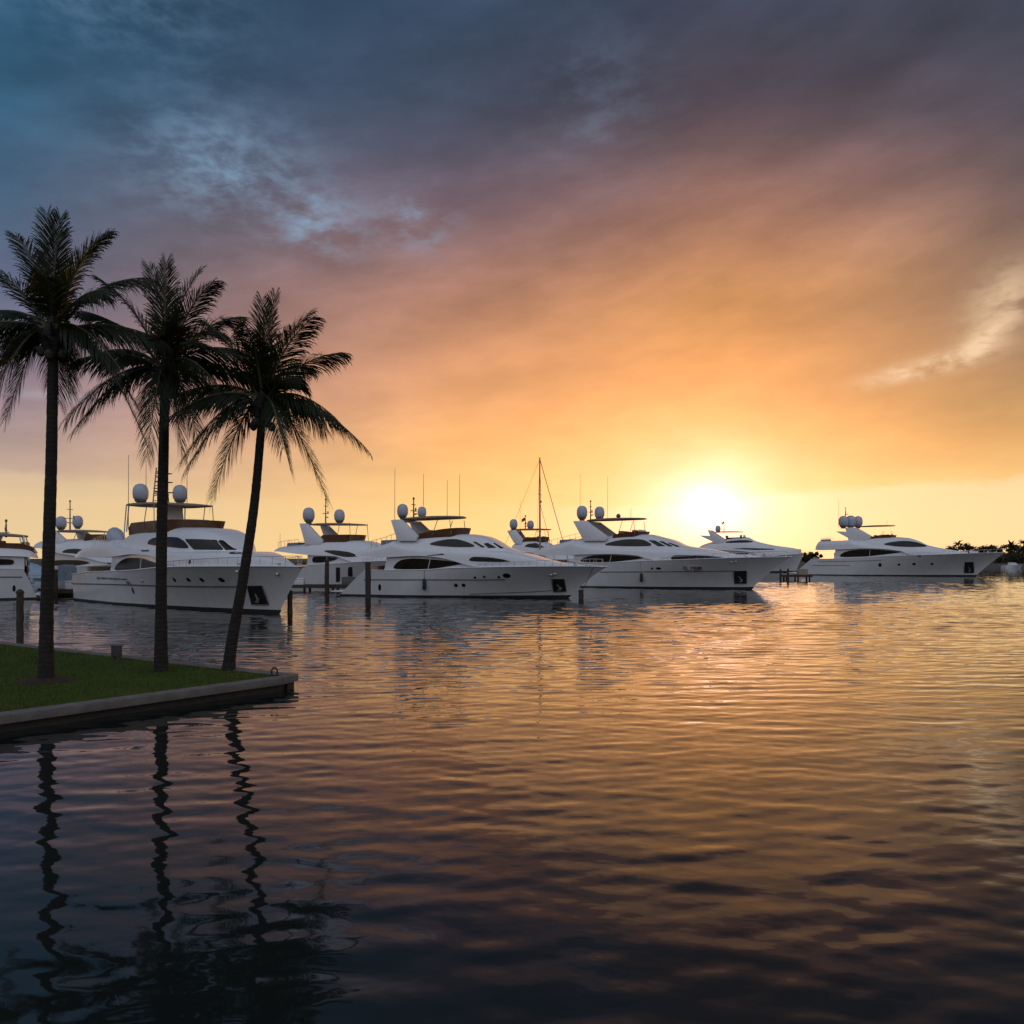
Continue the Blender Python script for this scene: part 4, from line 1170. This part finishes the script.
        pil = MB(); pil.prism([(pp-.5, zt(pp)-.05), (pp-.15, zt(pp)-.05), (pp+.3, B.z1(pp)-.1), (pp-.1, B.z1(pp)-.1)], -.7, .7); pil.build('hardtop_pillar', M['gel2'], root, bevel=.05)
    if 'at_fin' in D:
        y, q = D['at_fin']; MB().prism(q, -abs(y), abs(y)).build('arch_wing', M['gel2'], root, bevel=.05)
    if xt1 is not None:
        for s in (-1, 1):
            for k, dx_ in ((.70, -.5), (.90, .15)):
                xp = xt0+(xt1-xt0)*k
                xbm = min(xp+dx_, x1); MB().tube([(xp, s*D['hard_w']*.86, zt(xp)), (xbm, s*D['hard_w']*.88, B.z1(xbm)-.05)], .032, 6).build('hardtop_strut', M['dullmetal'], root)
    if not no_domes:
        for y, q in D.get('many_dome', []):
            (cx, zb), (_, zt_), (lx, _) = q; h = zt_-zb; r = h*.405
            do = MB().lathe((cx, y, zb), [(r*.72, .10*h), (r*.93, .22*h), (r, .42*h), (r*.985, .6*h), (r*.88, .78*h), (r*.66, .91*h), (r*.34, .98*h), (.02, h)], 20).build('satellite_dome', M['dome'], root, smooth=60)
            MB().lathe((cx, y, zb), [(r*.5, -.12*h), (r*.5, -.02), (r*.72, .02*h), (r*.76, .10*h)], 16).build('dome_base', M['grey'], do)
    for y, q in D.get('many_ball', []):
        (cx, zb), (_, zt_) = q; r = (zt_-zb)/2
        MB().lathe((cx, y, zb), [(.04, -.2), (.05, .0), (r*.8, r*.5), (r, r), (r*.8, r*1.5), (.03, r*2)], 10).build('searchlight', M['grey'], root)
    if 'at_mast' in D:
        y, q = D['at_mast']; (mx, z0), (_, z1) = q; z0 -= .2
        ms = MB(); ms.tube([(mx, y, z0), (mx, y, z1)], [.085, .05], 8)
        ms.box((mx, y, z0+(z1-z0)*.45), (.14, 1.1, .07)); ms.box((mx, y, z0+(z1-z0)*.75), (.12, .7, .06))
        mo = ms.build('light_mast', M['grey'], root)
        if D.get('lattice'):
            lt = MB()
            for s in (-1, 1): lt.tube([(mx, y+s*.62, z0), (mx, y+s*.34, z1)], .045, 5)
            for k in range(7):
                zz = z0+(z1-z0)*(.12+.13*k); hwid = .62-.28*(zz-z0)/(z1-z0); lt.tube([(mx, y-hwid, zz), (mx, y+hwid, zz+(.28 if k % 2 else 0))], .03, 5)
            for k in (.35, .62, .85): lt.box((mx+.25, y+.1, z0+(z1-z0)*k), (.5, 1.5-.5*k, .06))
            lt.build('lattice_frame', M['grey'], mo)
        if D.get('flag'):
            fg = MB(); fg.grid([[(mx-.05-.55*k/5, y+.06*math.sin(k*1.4), z0+(z1-z0)*(.95-.03*k)-.5*j) for k in range(6)] for j in (0, 1)])
            fg.grid([[(mx-.05-.55*k/5, y+.02+.06*math.sin(k*1.4), z0+(z1-z0)*(.95-.03*k)-.5*j) for k in range(6)] for j in (0, 1)])
            fg.v = [(x, yy, z) for x, yy, z in fg.v]; fg.build('flag', M['red'], mo)
        MB().box((mx+.15, y, z0+(z1-z0)*.30), (.3, 1.3, .10), .5).build('radar_bar', M['dome'], mo, bevel=.03)
        MB().lathe((mx, y, z1-.02), [(.06, 0), (.10, .05), (.10, .18), (.03, .24)], 10).build('mast_light', M['grey'], mo)
        MB().lathe((mx, y+.45, z0+(z1-z0)*.47), [(.05, 0), (.09, .1), (.07, .22), (.02, .28)], 8).build('mast_light', M['grey'], mo)
    for y, q in D.get('many_whip', []):
        MB().tube([(q[0][0], y, q[0][1]), (q[0][0]+.02, y, q[1][1])], [.026, .016], 5).build('whip_antenna', M['grey'], root)
    if 'at_aft' in D:
        y, q = D['at_aft']; q = sorted(q); n = 7
        for s in (-1, 1):
            tp = []; rl = MB()
            for i in range(n):
                k = i/(n-1); x = q[0][0]+(q[1][0]-q[0][0])*k; zb = B.z1(min(max(x, x0), x1))-.15
                rl.tube([(x, s*B.w(x)*.72, zb), (x, s*B.w(x)*.72, zb+.75)], .02, 5); tp.append((x, s*B.w(x)*.72, zb+.75))
            rl.tube(tp, .022, 5)
            rl.build('boat_deck_rail', M['steel'], root)
        xm = (q[0][0]+q[1][0])/2; zb = B.z1(xm)
        td = MB(); td.loft([[(xm-1.0, -.9, zb-.1), (xm-1.0, .9, zb-.1), (xm-1.0, .8, zb+.32), (xm-1.0, -.8, zb+.32)], [(xm+.7, -.9, zb-.1), (xm+.7, .9, zb-.1), (xm+.7, .7, zb+.38), (xm+.7, -.7, zb+.38)]])
        td.build('deck_locker', M['greycanvas'], root, bevel=.08)
    # bow gear ------------------------------------------------
    bx0 = D['L']*.56; rail = MB(); n = 17
    for s in (-1, 1):
        tp = []; md = []
        for i in range(n):
            k = i/(n-1); x = bx0+(D['L']-.35-bx0)*k; y = s*max(.12, H.deck(x)-.16); zb = H.S(x)
            hgt = .35+.3*k
            rail.tube([(x, y, zb), (x+.06, y, zb+hgt)], .017, 5); tp.append((x+.06, y, zb+hgt))
        rail.tube(tp, .02, 5)
    rail.build('bow_rail', M['steel'], root)
    if detail:
        gx = D['L']-2.6
        wd = MB(); wd.lathe((gx, .35, H.S(gx)-.02), [(.22, 0), (.22, .1), (.13, .18), (.13, .34), (.19, .40), (.05, .44)], 10)
        wd.lathe((gx, -.35, H.S(gx)-.02), [(.22, 0), (.22, .1), (.13, .18), (.13, .34), (.19, .40), (.05, .44)], 10)
        wd.build('windlass', M['steel'], root)
        for k, xx in enumerate((gx+1.1, gx-1.6)):
            for s in (-1, 1):
                y = s*(H.deck(xx)-.2); cl = MB(); cl.tube([(xx-.2, y, H.S(xx)+.16), (xx+.2, y, H.S(xx)+.16)], .035, 6)
                cl.tube([(xx-.08, y, H.S(xx)), (xx-.08, y, H.S(xx)+.16)], .03, 6); cl.tube([(xx+.08, y, H.S(xx)), (xx+.08, y, H.S(xx)+.16)], .03, 6)
                cl.build('mooring_cleat', M['steel'], root)
        MB().box((gx-2.2, 0, H.S(gx)+.14), (1.3, 1.5, .36)).build('sun_pad', M['gel2'], root, bevel=.1)
        MB().prism([(D['L']-.5, H.S(D['L'])-.02), (D['L']+.22, H.S(D['L'])+.0), (D['L']+.22, H.S(D['L'])+.10), (D['L']-.5, H.S(D['L'])+.10)], -.16, .16).build('bow_roller', M['steel'], root, bevel=.02)
        # aft cockpit: settee and table seen under the wing
        ck = MB(); xc = (D['xs1']+ha)/2+.2; ck.box((D['xs1']+.55, 0, H.S(xc)+.1), (.6, D['beam']*.6, .6)); ck.build('cockpit_settee', M['cushion'], root, bevel=.08)
    return root, H, B

GY = 'large white yachts moored along the basin'
y1 = build_yacht(YACHTS['first'], 'nearest white motor yacht behind the palm trunks, hardtop on thin posts, name script near stern', GY)
y2 = build_yacht(YACHTS['second'], 'sleek white motor yacht in the middle, black fender hanging amidships, five small portholes, slanted arch', GY)
y3 = build_yacht(YACHTS['third'], 'white motor yacht with pale letter board near its bow, stern hidden by the middle yacht', GY)
y5 = build_yacht(YACHTS['fifth'], 'white motor yacht alone at far right with three domes clustered on its arch', GY)
GB = 'boats berthed in the row behind'
y6 = build_yacht(YACHTS['behind'], 'white yacht in second row between nearest yacht bow and middle yacht, two big domes', GB)
y7 = build_yacht(YACHTS['far_small'], 'small white yacht beside the sailboat mast, peeking over the middle yacht foredeck', GB, detail=False)
y8 = build_yacht(YACHTS['sunlit'], 'small yacht in the sun glare, showing over the bow with the letter board', GB, detail=False)
y9 = build_yacht(YACHTS['left_back'], 'white yacht behind the tallest palm trunk with two blue-grey domes over a flat hardtop', GB, detail=False)
y10 = build_yacht(YACHTS['left_edge'], 'yacht cut off by the left picture edge, with tan flybridge and dark hardtop', GB, detail=False)

# covered tender on the boat deck of the nearest yacht
D1 = YACHTS['first']; B1_ = y1[2]
yv, q = D1['at_tender']; tx_ = sorted(q)[0][0]+.1
rot = Matrix.Rotation(R(D1['heading']), 4, 'Z'); wp = Matrix.Translation((D1['origin'][0], D1['origin'][1], 0)) @ rot @ Vector((tx_, yv, B1_.z1(tx_)-.1))
tn = thing('tender', 'white covered tender on the boat deck of the nearest yacht, its rounded nose tilted up', 'tender', wp, R(D1['heading']))
rings = []
for i in range(13):
    k = i/12; x = -.75+2.2*k; r = .72*max(.12, 1-abs(k-.30)**2*1.7); zc = .62-.38*k
    if k < .30: r = .72*max(.10, (1-((.30-k)/.30)**2.2))**.5
    rings.append([(x, r*math.cos(a*math.pi/7)*.85, zc+r*math.sin(a*math.pi/7)) for a in range(14)])
MB().loft(rings).build('cover', M['dome'], tn, smooth=60)
MB().box((.4, 0, .0), (1.6, .8, .25)).build('chock', M['grey'], tn, bevel=.03)

# fenders hanging from the hulls
def fender(Y, key, px, h, label):
    D = YACHTS[key]; H = Y[1]; sg = -1
    x, z = px; y = sg*(H.half(x, z)+.17)
    p = Matrix.Translation((D['origin'][0], D['origin'][1], 0)) @ Matrix.Rotation(R(D['heading']), 4, 'Z') @ Vector((x, y, z))
    f = thing('boat_fender', label, 'fender', p, R(D['heading']))
    MB().lathe((0, 0, 0), [(.03, -h/2), (.12, -h/2+.05), (.165, -h/2+.16), (.165, h/2-.16), (.12, h/2-.05), (.03, h/2)], 12).build('body', M['rubber'], f, smooth=60)
    yt = sg*(H.deck(x)+.03)-y
    MB().tube([(0, 0, h/2-.02), (0, yt*.5+.0, (H.S(x)-z)*.5+h/4), (0, yt, H.S(x)-z)], .02, 5).build('rope', M['grey'], f)
fender(y2, 'second', FEND['second'], 1.0, 'black fender hanging on a rope from the side of the middle yacht')
fender(y3, 'third', FEND['third'], 1.0, 'dark fender hanging on the hull of the yacht with the letter board')

# ---------------------------------------------------------------- sailboat
sb = thing('sailboat', 'sailboat with a tall bare mast standing between two yachts', 'sailboat', (-3.0, 118, 0), R(-12))
Hs = HullShape(12.5, 11, .4, 3.6, [(0, 1.2), (6, 1.15), (12.5, 1.5)], 0, 2.2); rings = []
for i in range(33):
    side = [(Hs.xs(j/8)+(Hs.xe(j/8)-Hs.xs(j/8))*i/32, Hs.b(i/32, j/8), Hs.zt(i/32*12, j/8)) for j in range(9)]
    rings.append([(x, -y, z) for x, y, z in side]+[(x, y, z) for x, y, z in reversed(side)])
MB().loft(rings).build('hull', M['gel'], sb, smooth=35)
cb = MB(); cb.prism([(3, 1.0), (9, 1.1), (8.2, 1.75), (3.4, 1.85)], -1.0, 1.0); cb.build('cabin', M['gel2'], sb, bevel=.12)
MX = 7.2
mt = MB().tube([(MX, 0, 1.2), (MX, 0, 18.0)], [.13, .09], 8).build('mast', M['dullmetal'], sb)
for z in (7.2, 12.6): MB().box((MX, 0, z), (.10, 2.2, .07)).build('spreader', M['dullmetal'], mt)
MB().lathe((MX+.1, 0, 11.4), [(.05, 0), (.2, .05), (.2, .22), (.05, .3)], 8).build('radar', M['grey'], mt)
MB().tube([(MX, 0, 2.6), (2.6, 0, 2.7)], .12, 8).build('boom', M['greycanvas'], sb)
MB().tube([(MX, 0, 17.8), (MX+4.6, 0, 1.6)], .05, 5).build('forestay', M['grey'], sb)
MB().tube([(MX, 0, 17.8), (.4, 0, 1.3)], .02, 4).build('backstay', M['grey'], sb)
MB().tube([(MX, 0, 11.4), (MX+2.6, 0, 1.6)], .03, 4).build('inner_stay', M['grey'], sb)
for s in (-1, 1): MB().tube([(MX, 0, 17.6), (MX, s*1.1, 12.6), (MX-.2, s*1.65, 1.25)], .02, 4).build('shroud', M['grey'], sb)

# ---------------------------------------------------------------- covered runabout at the left dock
cv = thing('covered_runabout', 'small boat under a blue-grey tarp between the left docks, engine hooded in grey', 'boat', (-51.5, 78.2, 0), R(8))
Hc = HullShape(8.2, 7.2, .2, 2.8, [(0, 1.5), (8.2, 1.9)], 0, 2.2); rings = []
for i in range(25):
    side = [(Hc.xs(j/6)+(Hc.xe(j/6)-Hc.xs(j/6))*i/24, Hc.b(i/24, j/6), Hc.zt(i/24*8, j/6)) for j in range(7)]
    rings.append([(x, -y, z) for x, y, z in side]+[(x, y, z) for x, y, z in reversed(side)])
MB().loft(rings).build('hull', M['gel'], cv, smooth=35)
rings = []
for i in range(17):
    k = i/16; x = .0+7.6*k; hh = .35+1.1*math.sin(min(1, k*1.25)*math.pi)**.8 if k < .8 else .45; wv = Hc.deck(max(.5, x))*1.03
    rings.append([(x, -wv, 1.42), (x, -wv*.95, 1.6+.1*hh), (x, -wv*.5, 1.65+hh*.75), (x, 0, 1.65+hh), (x, wv*.5, 1.65+hh*.75), (x, wv*.95, 1.6+.1*hh), (x, wv, 1.42)])
MB().loft(rings).build('tarp', M['bluecanvas'], cv, smooth=50)
MB().lathe((-.5, 0, .3), [(.16, -.6), (.18, .2), (.34, .5), (.40, 1.0), (.36, 1.6), (.2, 1.9), (.03, 2.0)], 10).build('hooded_engine', M['greycanvas'], cv, smooth=50)

# ---------------------------------------------------------------- docks and pilings
def dock(label, c, size, rz, n):
    d = thing('dock', label, 'dock', (c[0], c[1], 0), rz)
    pl = MB(); m = int(size[0]/.3); zt = c[2]
    for i in range(m): pl.box((-size[0]/2+(i+.5)*size[0]/m, 0, zt-.03), (size[0]/m-.015, size[1], .05))
    pl.build('decking', M['wood'], d, smooth=0)
    fr = MB()
    for s in (-1, 1): fr.box((0, s*(size[1]/2-.06), zt-.2), (size[0], .1, .28))
    fr.box((0, 0, zt-.18), (size[0]-.05, size[1]-.3, .2)); fr.build('frame', M['wood'], d, smooth=0)
    for i in range(n):
        for s in (-1, 1): MB().tube([(-size[0]/2+.4+(size[0]-.8)*i/max(1, n-1), s*(size[1]/2-.3), -1), (-size[0]/2+.4+(size[0]-.8)*i/max(1, n-1), s*(size[1]/2-.3), zt-.3)], .13, 8).build('support_pile', M['piling'], d)
dock('low timber dock at left between the edge yacht and the nearest yacht', (-48.0, 72.6, .62), (19, 2.0), R(-3), 6)
dock('low brown timber dock between the nearest yacht bow and the middle yacht stern', (-21.5, 84.0, .62), (13, 2.2), R(-6), 5)
dock('low timber dock far right beside the stern of the rightmost yacht', (43.4, 122, .80), (4.2, 2.2), R(-4), 3)
def piling(label, px, py, d, ztop, r, grp='timber mooring pilings standing in the water'):
    x = (px-512)*d/800
    p = thing('mooring_piling', label, 'piling', (x, d, 0), group=grp)
    rnd = random.Random(px); n = 10
    MB().tube([(rnd.uniform(-.012, .012), rnd.uniform(-.012, .012), -1.2+(ztop+1.2)*i/n) for i in range(n+1)], [r*(1+.06*rnd.uniform(-1, 1))*(1.05-.1*i/n) for i in range(n+1)], 10).build('post', M['piling'], p, smooth=60)
    MB().lathe((0, 0, ztop), [(r*1.08, -.06), (r*1.08, .0), (r*.75, .07), (.02, .12)], 10).build('pile_cap', M['piling'], p)
piling('dark timber piling at far left, standing behind the lawn edge', 20, 0, 32.0, 2.1, .14)
piling('timber piling under the bow of the nearest yacht', 290, 0, 49.5, 1.35, .16)
piling('pale grey piling on the dock in front of the yacht with two big domes', 327, 0, 82.0, 3.2, .22)
piling('thick dark piling at the stern of the middle yacht', 368, 0, 67.6, 3.0, .24)
piling('short black piling under the bow of the middle yacht', 581, 0, 66.0, .72, .22)
piling('thin piling at the far dock, left one of the pair beside the rightmost yacht', 780.5, 0, 119.5, 1.6, .15)
piling('thin piling at the far dock, right one of the pair beside the rightmost yacht', 788, 0, 117, 1.7, .15)
def box_thing(label, x, y, z, s, rz=0, m='gel2'):
    o = thing('dock_box', label, 'dock box', (x, y, z), rz)
    MB().box((0, 0, s[2]*.39), (s[0], s[1], s[2]*.78)).build('chest', M[m], o, bevel=.03)
    MB().prism([(-s[0]*.52, s[2]*.79), (s[0]*.52, s[2]*.79), (s[0]*.48, s[2]*.95), (0, s[2]), (-s[0]*.48, s[2]*.95)], -s[1]*.53, s[1]*.53).build('lid', M[m], o, bevel=.02)
box_thing('white dock box beside the stern of the nearest yacht', -39.4, 72.0, .62, (1.3, .7, .75))
box_thing('white dock box on the brown dock behind the nearest yacht bow', -22.3, 83.6, .62, (1.2, .7, .7))
box_thing('grey dock box on the brown dock near the middle yacht stern', -17.0, 83.2, .62, (1.3, .7, .85), m='grey')
box_thing('pale dock box on the far right dock', 44.2, 121.8, .80, (1.4, .9, .9), m='canvas')
box_thing('grey dock box at the left dock beside the covered runabout', -45.6, 72.8, .62, (1.1, .8, .8), m='grey')
piling('dark piling rising beside the stern of the left edge yacht', 25.5, 0, 66.5, 2.65, .20)
piling('dark piling at the left dock, half hidden by the tallest palm trunk', 56, 0, 71.2, 2.3, .17)
ck_ = thing('console_boat', 'small open boat with a hooded grey console on the left dock side', 'boat', (-43.6, 75.4, 0), R(-28))
Hk = HullShape(6.4, 5.6, .2, 2.3, [(0, 1.1), (6.4, 1.6)], 0, 2.2); rings = []
for i in range(17):
    side = [(Hk.xs(j/5)+(Hk.xe(j/5)-Hk.xs(j/5))*i/16, Hk.b(i/16, j/5), Hk.zt(i/16*6, j/5)) for j in range(6)]
    rings.append([(x, -y, z) for x, y, z in side]+[(x, y, z) for x, y, z in reversed(side)])
MB().loft(rings).build('hull', M['gel'], ck_, smooth=35)
MB().prism([(2.0, 1.0), (3.6, 1.1), (3.3, 2.6), (2.9, 2.8), (2.1, 2.75)], -.55, .55).build('console_cover', M['greycanvas'], ck_, bevel=.12)
MB().lathe((-.3, 0, .9), [(.15, -.6), (.2, 0), (.32, .4), (.34, .9), (.2, 1.25), (.03, 1.3)], 10).build('engine_cover', M['bluecanvas'], ck_, smooth=50)
dg = thing('dinghy', 'pale upturned dinghy on the left dock beside the tallest palm trunk', 'dinghy', (-42.6, 72.6, .63), R(-35))
rings = []
for i in range(13):
    k = i/12; x = -1.3+2.7*k; r = .62*max(.08, 1-max(0, (k-.5)/.5)**2.2)
    rings.append([(x, r*math.cos(a*math.pi/8), .05+.55*max(.2, 1-max(0, (k-.6)/.4)**2*.5)*math.sin(a*math.pi/8)) for a in range(9)])
MB().loft(rings).build('hull', M['dome'], dg, smooth=60)
def mooring(label, a, b2, sag):
    a, b2 = Vector(a), Vector(b2); o = thing('mooring_line', label, 'rope', a)
    MB().tube([a.lerp(b2, i/12)-a-Vector((0, 0, sag*4*(i/12)*(1-i/12))) for i in range(13)], .028, 5).build('rope', M['rubber'], o)
def on_yacht(key, x, y, z):
    D = YACHTS[key]; return Matrix.Translation((D['origin'][0], D['origin'][1], 0)) @ Matrix.Rotation(R(D['heading']), 4, 'Z') @ Vector((x, y, z))
def at_pile(px, d, z): return Vector(((px-512)*d/800, d, z))
mooring('dark rope from the nearest yacht bow down to the piling under it', on_yacht('first', YACHTS['first']['L']-1.2, -.45, 2.95), at_pile(290, 49.5, 1.2), .15)
mooring('dark rope from the middle yacht bow down to the short black piling', on_yacht('second', YACHTS['second']['L']-1.0, -.4, 2.7), at_pile(581, 66.0, .6), .15)
mooring('dark rope from the middle yacht stern to the thick piling beside it', on_yacht('second', 3.2, -2.6, 2.35), at_pile(368, 67.6, 1.9), .2)
mooring('dark rope from the left edge yacht stern to the piling beside it', on_yacht('left_edge', .6, 2.4, 2.5), at_pile(25.5, 66.5, 1.9), .15)
pd = thing('power_pedestal', 'slim grey power pedestal on the brown dock', 'power pedestal', (-19.4, 83.4, .62))
MB().box((0, 0, .5), (.26, .26, 1.0)).build('post', M['grey'], pd, bevel=.02)
MB().box((0, 0, 1.07), (.34, .34, .14), taper=.7).build('lamp_cap', M['dome'], pd, bevel=.02)

# ---------------------------------------------------------------- far shore
ls = MB(); N = 60; rows = []
for x in [(-420+i*(1100/N)) for i in range(N+1)]:
    rows.append([(x, 256+2*math.sin(x*.05), -.8), (x, 256.3+2*math.sin(x*.05), .9), (x, 262, 1.2+.3*math.sin(x*.11)), (x, 320, 2.2), (x, 480, 2.5), (x, 700, 0.5)])
ls.grid(rows); tag(ls.build('far_shore', M['land'], smooth=50), kind='structure')
fw = MB(); fw.box((150, 253.4, .3), (340, .8, 2.2))
tag(fw.build('shore_seawall', M['concrete'], smooth=0, bevel=.05), 'long low grey seawall along the far shore at right', 'seawall')
def far_tree(label, x, y, h, wdt, seed, lean=0, group='trees along the far shore'):
    rnd = random.Random(seed); t = thing('tree', label, 'tree', (x, y, .9), group=group)
    MB().tube([(0, 0, -.3), (lean*.4, 0, h*.3), (lean, 0, h*.6)], [.28, .2, .1], 7).build('trunk', M['bark'], t)
    cr = MB(); cl = [(rnd.gauss(0, wdt*.28), rnd.gauss(0, wdt*.22), h*rnd.uniform(.38, .92)) for _ in range(13)]
    for cx, cy, cz in cl:
        rr = wdt*rnd.uniform(.12, .26)*(1.15-.5*(cz/h-.4))
        for _ in range(120):
            p = Vector((rnd.gauss(0, 1), rnd.gauss(0, 1), rnd.gauss(0, .8))); p = p.normalized()*rr*rnd.uniform(.3, 1.08)+Vector((cx+lean, cy, cz))
            s = rnd.uniform(.22, .45); a = Vector((rnd.uniform(-1, 1), rnd.uniform(-1, 1), rnd.uniform(-1, 1))).normalized()*s
            b = a.cross(Vector((rnd.uniform(-1, 1), rnd.uniform(-1, 1), rnd.uniform(-1, 1))).normalized())*.6
            cr.add([p-a, p+b, p+a, p-b], [(0, 1, 2, 3)])
    raw(cr, 'crown', (M['leaf'],), t)
def far_palm(label, x, y, h, seed):
    rnd = random.Random(seed); t = thing('far_palm_tree', label, 'palm tree', (x, y, .9), group='small palms along the far shore')
    MB().tube([(0, 0, -.3), (.3, 0, h*.5), (.2, 0, h)], [.22, .17, .14], 7).build('trunk', M['trunk'], t)
    cr = MB()
    for k in range(15):
        a = k*2.39996; e = rnd.uniform(-.5, 1.1); L = rnd.uniform(1.9, 2.6); d = Vector((math.cos(a)*math.cos(e), math.sin(a)*math.cos(e), math.sin(e)))
        p0 = Vector((.2, 0, h)); tip = p0+d*L+Vector((0, 0, -.7)); ctrl = p0+d*L*.5+Vector((0, 0, .35)); pr = None
        for i in range(9):
            s = i/8; p = bez(p0, ctrl, tip, s); wv = .38*(1-s)**.6+.04; S = d.cross(Vector((0, 0, 1))).normalized()
            row = (p-S*wv-Vector((0, 0, wv*.8)), p, p+S*wv-Vector((0, 0, wv*.8)))
            if pr: cr.add(list(pr)+list(row), [(0, 1, 4, 3), (1, 2, 5, 4)])
            pr = row
    raw(cr, 'crown', (M['frond'],), t)
def shrub_band():
    rnd = random.Random(77); cr = MB()
    for _ in range(150):
        px = rnd.uniform(938, 1075); y = rnd.uniform(262, 276); cx = (px-512)*y/800; hh = rnd.uniform(1.4, 3.6)*(1.1 if px > 960 else .7); rr = rnd.uniform(.9, 1.9)
        for _ in range(60):
            p = Vector((rnd.gauss(0, 1), rnd.gauss(0, 1), rnd.gauss(0, .8))).normalized()*rr*rnd.uniform(.3, 1.1)+Vector((cx, y, .9+hh*rnd.uniform(.3, 1)))
            s = rnd.uniform(.2, .42); a = Vector((rnd.uniform(-1, 1), rnd.uniform(-1, 1), rnd.uniform(-1, 1))).normalized()*s
            b = a.cross(Vector((rnd.uniform(-1, 1), rnd.uniform(-1, 1), rnd.uniform(-1, 1))).normalized())*.7
            cr.add([p-a, p+b, p+a, p-b], [(0, 1, 2, 3)])
    me = bpy.data.meshes.new('shore_shrubs'); me.from_pydata(cr.v, [], cr.f); me.materials.append(M['leaf'])
    o = bpy.data.objects.new('shore_shrubs', me); C.objects.link(o)
    tag(o, 'continuous dark band of shrubs along the far shore at right', 'shrubs', kind='stuff')
shrub_band()
def fx(px, y): return (px-512)*y/800
TL = [(951, 4.6, 6.5, 'low dark spreading tree at the left end of the far treeline near the rightmost yacht'),
      (966, 6.4, 5.5, 'taller ragged tree in the far treeline above the rightmost yacht bow'),
      (978, 5.0, 7.0, 'broad flat dark tree in the far treeline, right of the ragged tall one'),
      (990, 5.4, 6.0, 'rounded dark tree with a small top tuft in the middle of the far treeline'),
      (1002, 4.6, 6.5, 'low broad tree in the far treeline, left of the tall one near the right edge'),
      (1014, 6.6, 6.0, 'tall spreading tree in the far treeline close to the right picture edge'),
      (1026, 5.2, 7.5, 'dark tree cut by the right picture edge at the end of the far treeline')]
for i, (px, h, wd, lb) in enumerate(TL): far_tree(lb, fx(px, 268+(i % 3)*5), 268+(i % 3)*5, h+1.2, wd, 40+i)
for i, (px, h, lb) in enumerate([(957.5, 7.0, 'slim small palm at the left of the far treeline, its head above the bushes'), (1010, 6.8, 'small palm beside the tall tree near the right picture edge'), (1023, 7.4, 'small palm at the right picture edge, tallest of the far palms')]):
    far_palm(lb, fx(px, 266), 266, h, 70+i)
LT = [(764, 4.2, 5), (775, 3.6, 4.5), (791, 4.0, 4), (797, 5.0, 3.4), (806, 3.8, 5), (815, 4.2, 5), (1040, 5, 8), (1056, 6, 8)]
LB = ['small tree left of the rightmost yacht, over the foredeck of the sun-hazed yacht', 'low bush on the far shore behind the sun-hazed yacht bow', 'low tree on the far shore between the sun-hazed yacht and the rightmost yacht', 'thin upright tree on the far shore between the sun-hazed yacht and the rightmost yacht', 'low tree on the far shore left of the stern of the rightmost yacht', 'low bush right at the stern of the rightmost yacht on the far shore']
for i, (px, h, wd) in enumerate(LT[:6]): far_tree(LB[i], fx(px, 270), 270, h, wd, 90+i)
hs_ = thing('house', 'low beige house with a brown hipped roof among the far trees', 'house', (fx(987, 274), 274, 1.0), R(4))
MB().box((0, 0, 1.5), (13, 8, 3.0)).build('wall', M['stucco'], hs_, smooth=0)
rf = MB(); rf.add([(-7.1, -4.6, 3.0), (7.1, -4.6, 3.0), (7.1, 4.6, 3.0), (-7.1, 4.6, 3.0), (-3.6, 0, 4.6), (3.6, 0, 4.6)], [(0, 1, 5, 4), (1, 2, 5), (2, 3, 4, 5), (3, 0, 4), (3, 2, 1, 0)]); rf.build('roof', M['roof'], hs_, smooth=0)
for x in (-4.4, -1.2, 2.2, 4.9):
    wn = MB().box((x, -4.02, 1.7), (1.5, .08, 1.2)).build('window', M['gel2'], hs_, smooth=0); MB().box((x, -4.07, 1.7), (1.3, .04, 1.0)).build('pane', M['glass'], wn, smooth=0)
fb = thing('small_motorboat', 'tiny white motorboat moored at the far seawall, right of the rightmost yacht', 'boat', (fx(1003, 250), 250, 0), R(4))
Hf = HullShape(6.5, 5.8, .2, 2.4, [(0, .9), (6.5, 1.3)], 0, 2.2); rings = []
for i in range(17):
    side = [(Hf.xs(j/5)+(Hf.xe(j/5)-Hf.xs(j/5))*i/16, Hf.b(i/16, j/5), Hf.zt(i/16*6, j/5)) for j in range(6)]
    rings.append([(x, -y, z) for x, y, z in side]+[(x, y, z) for x, y, z in reversed(side)])
MB().loft(rings).build('hull', M['gel'], fb, smooth=35)
MB().prism([(2.0, .9), (4.4, 1.0), (3.7, 1.7), (2.2, 1.8)], -.8, .8).build('cabin', M['gel2'], fb, bevel=.1)
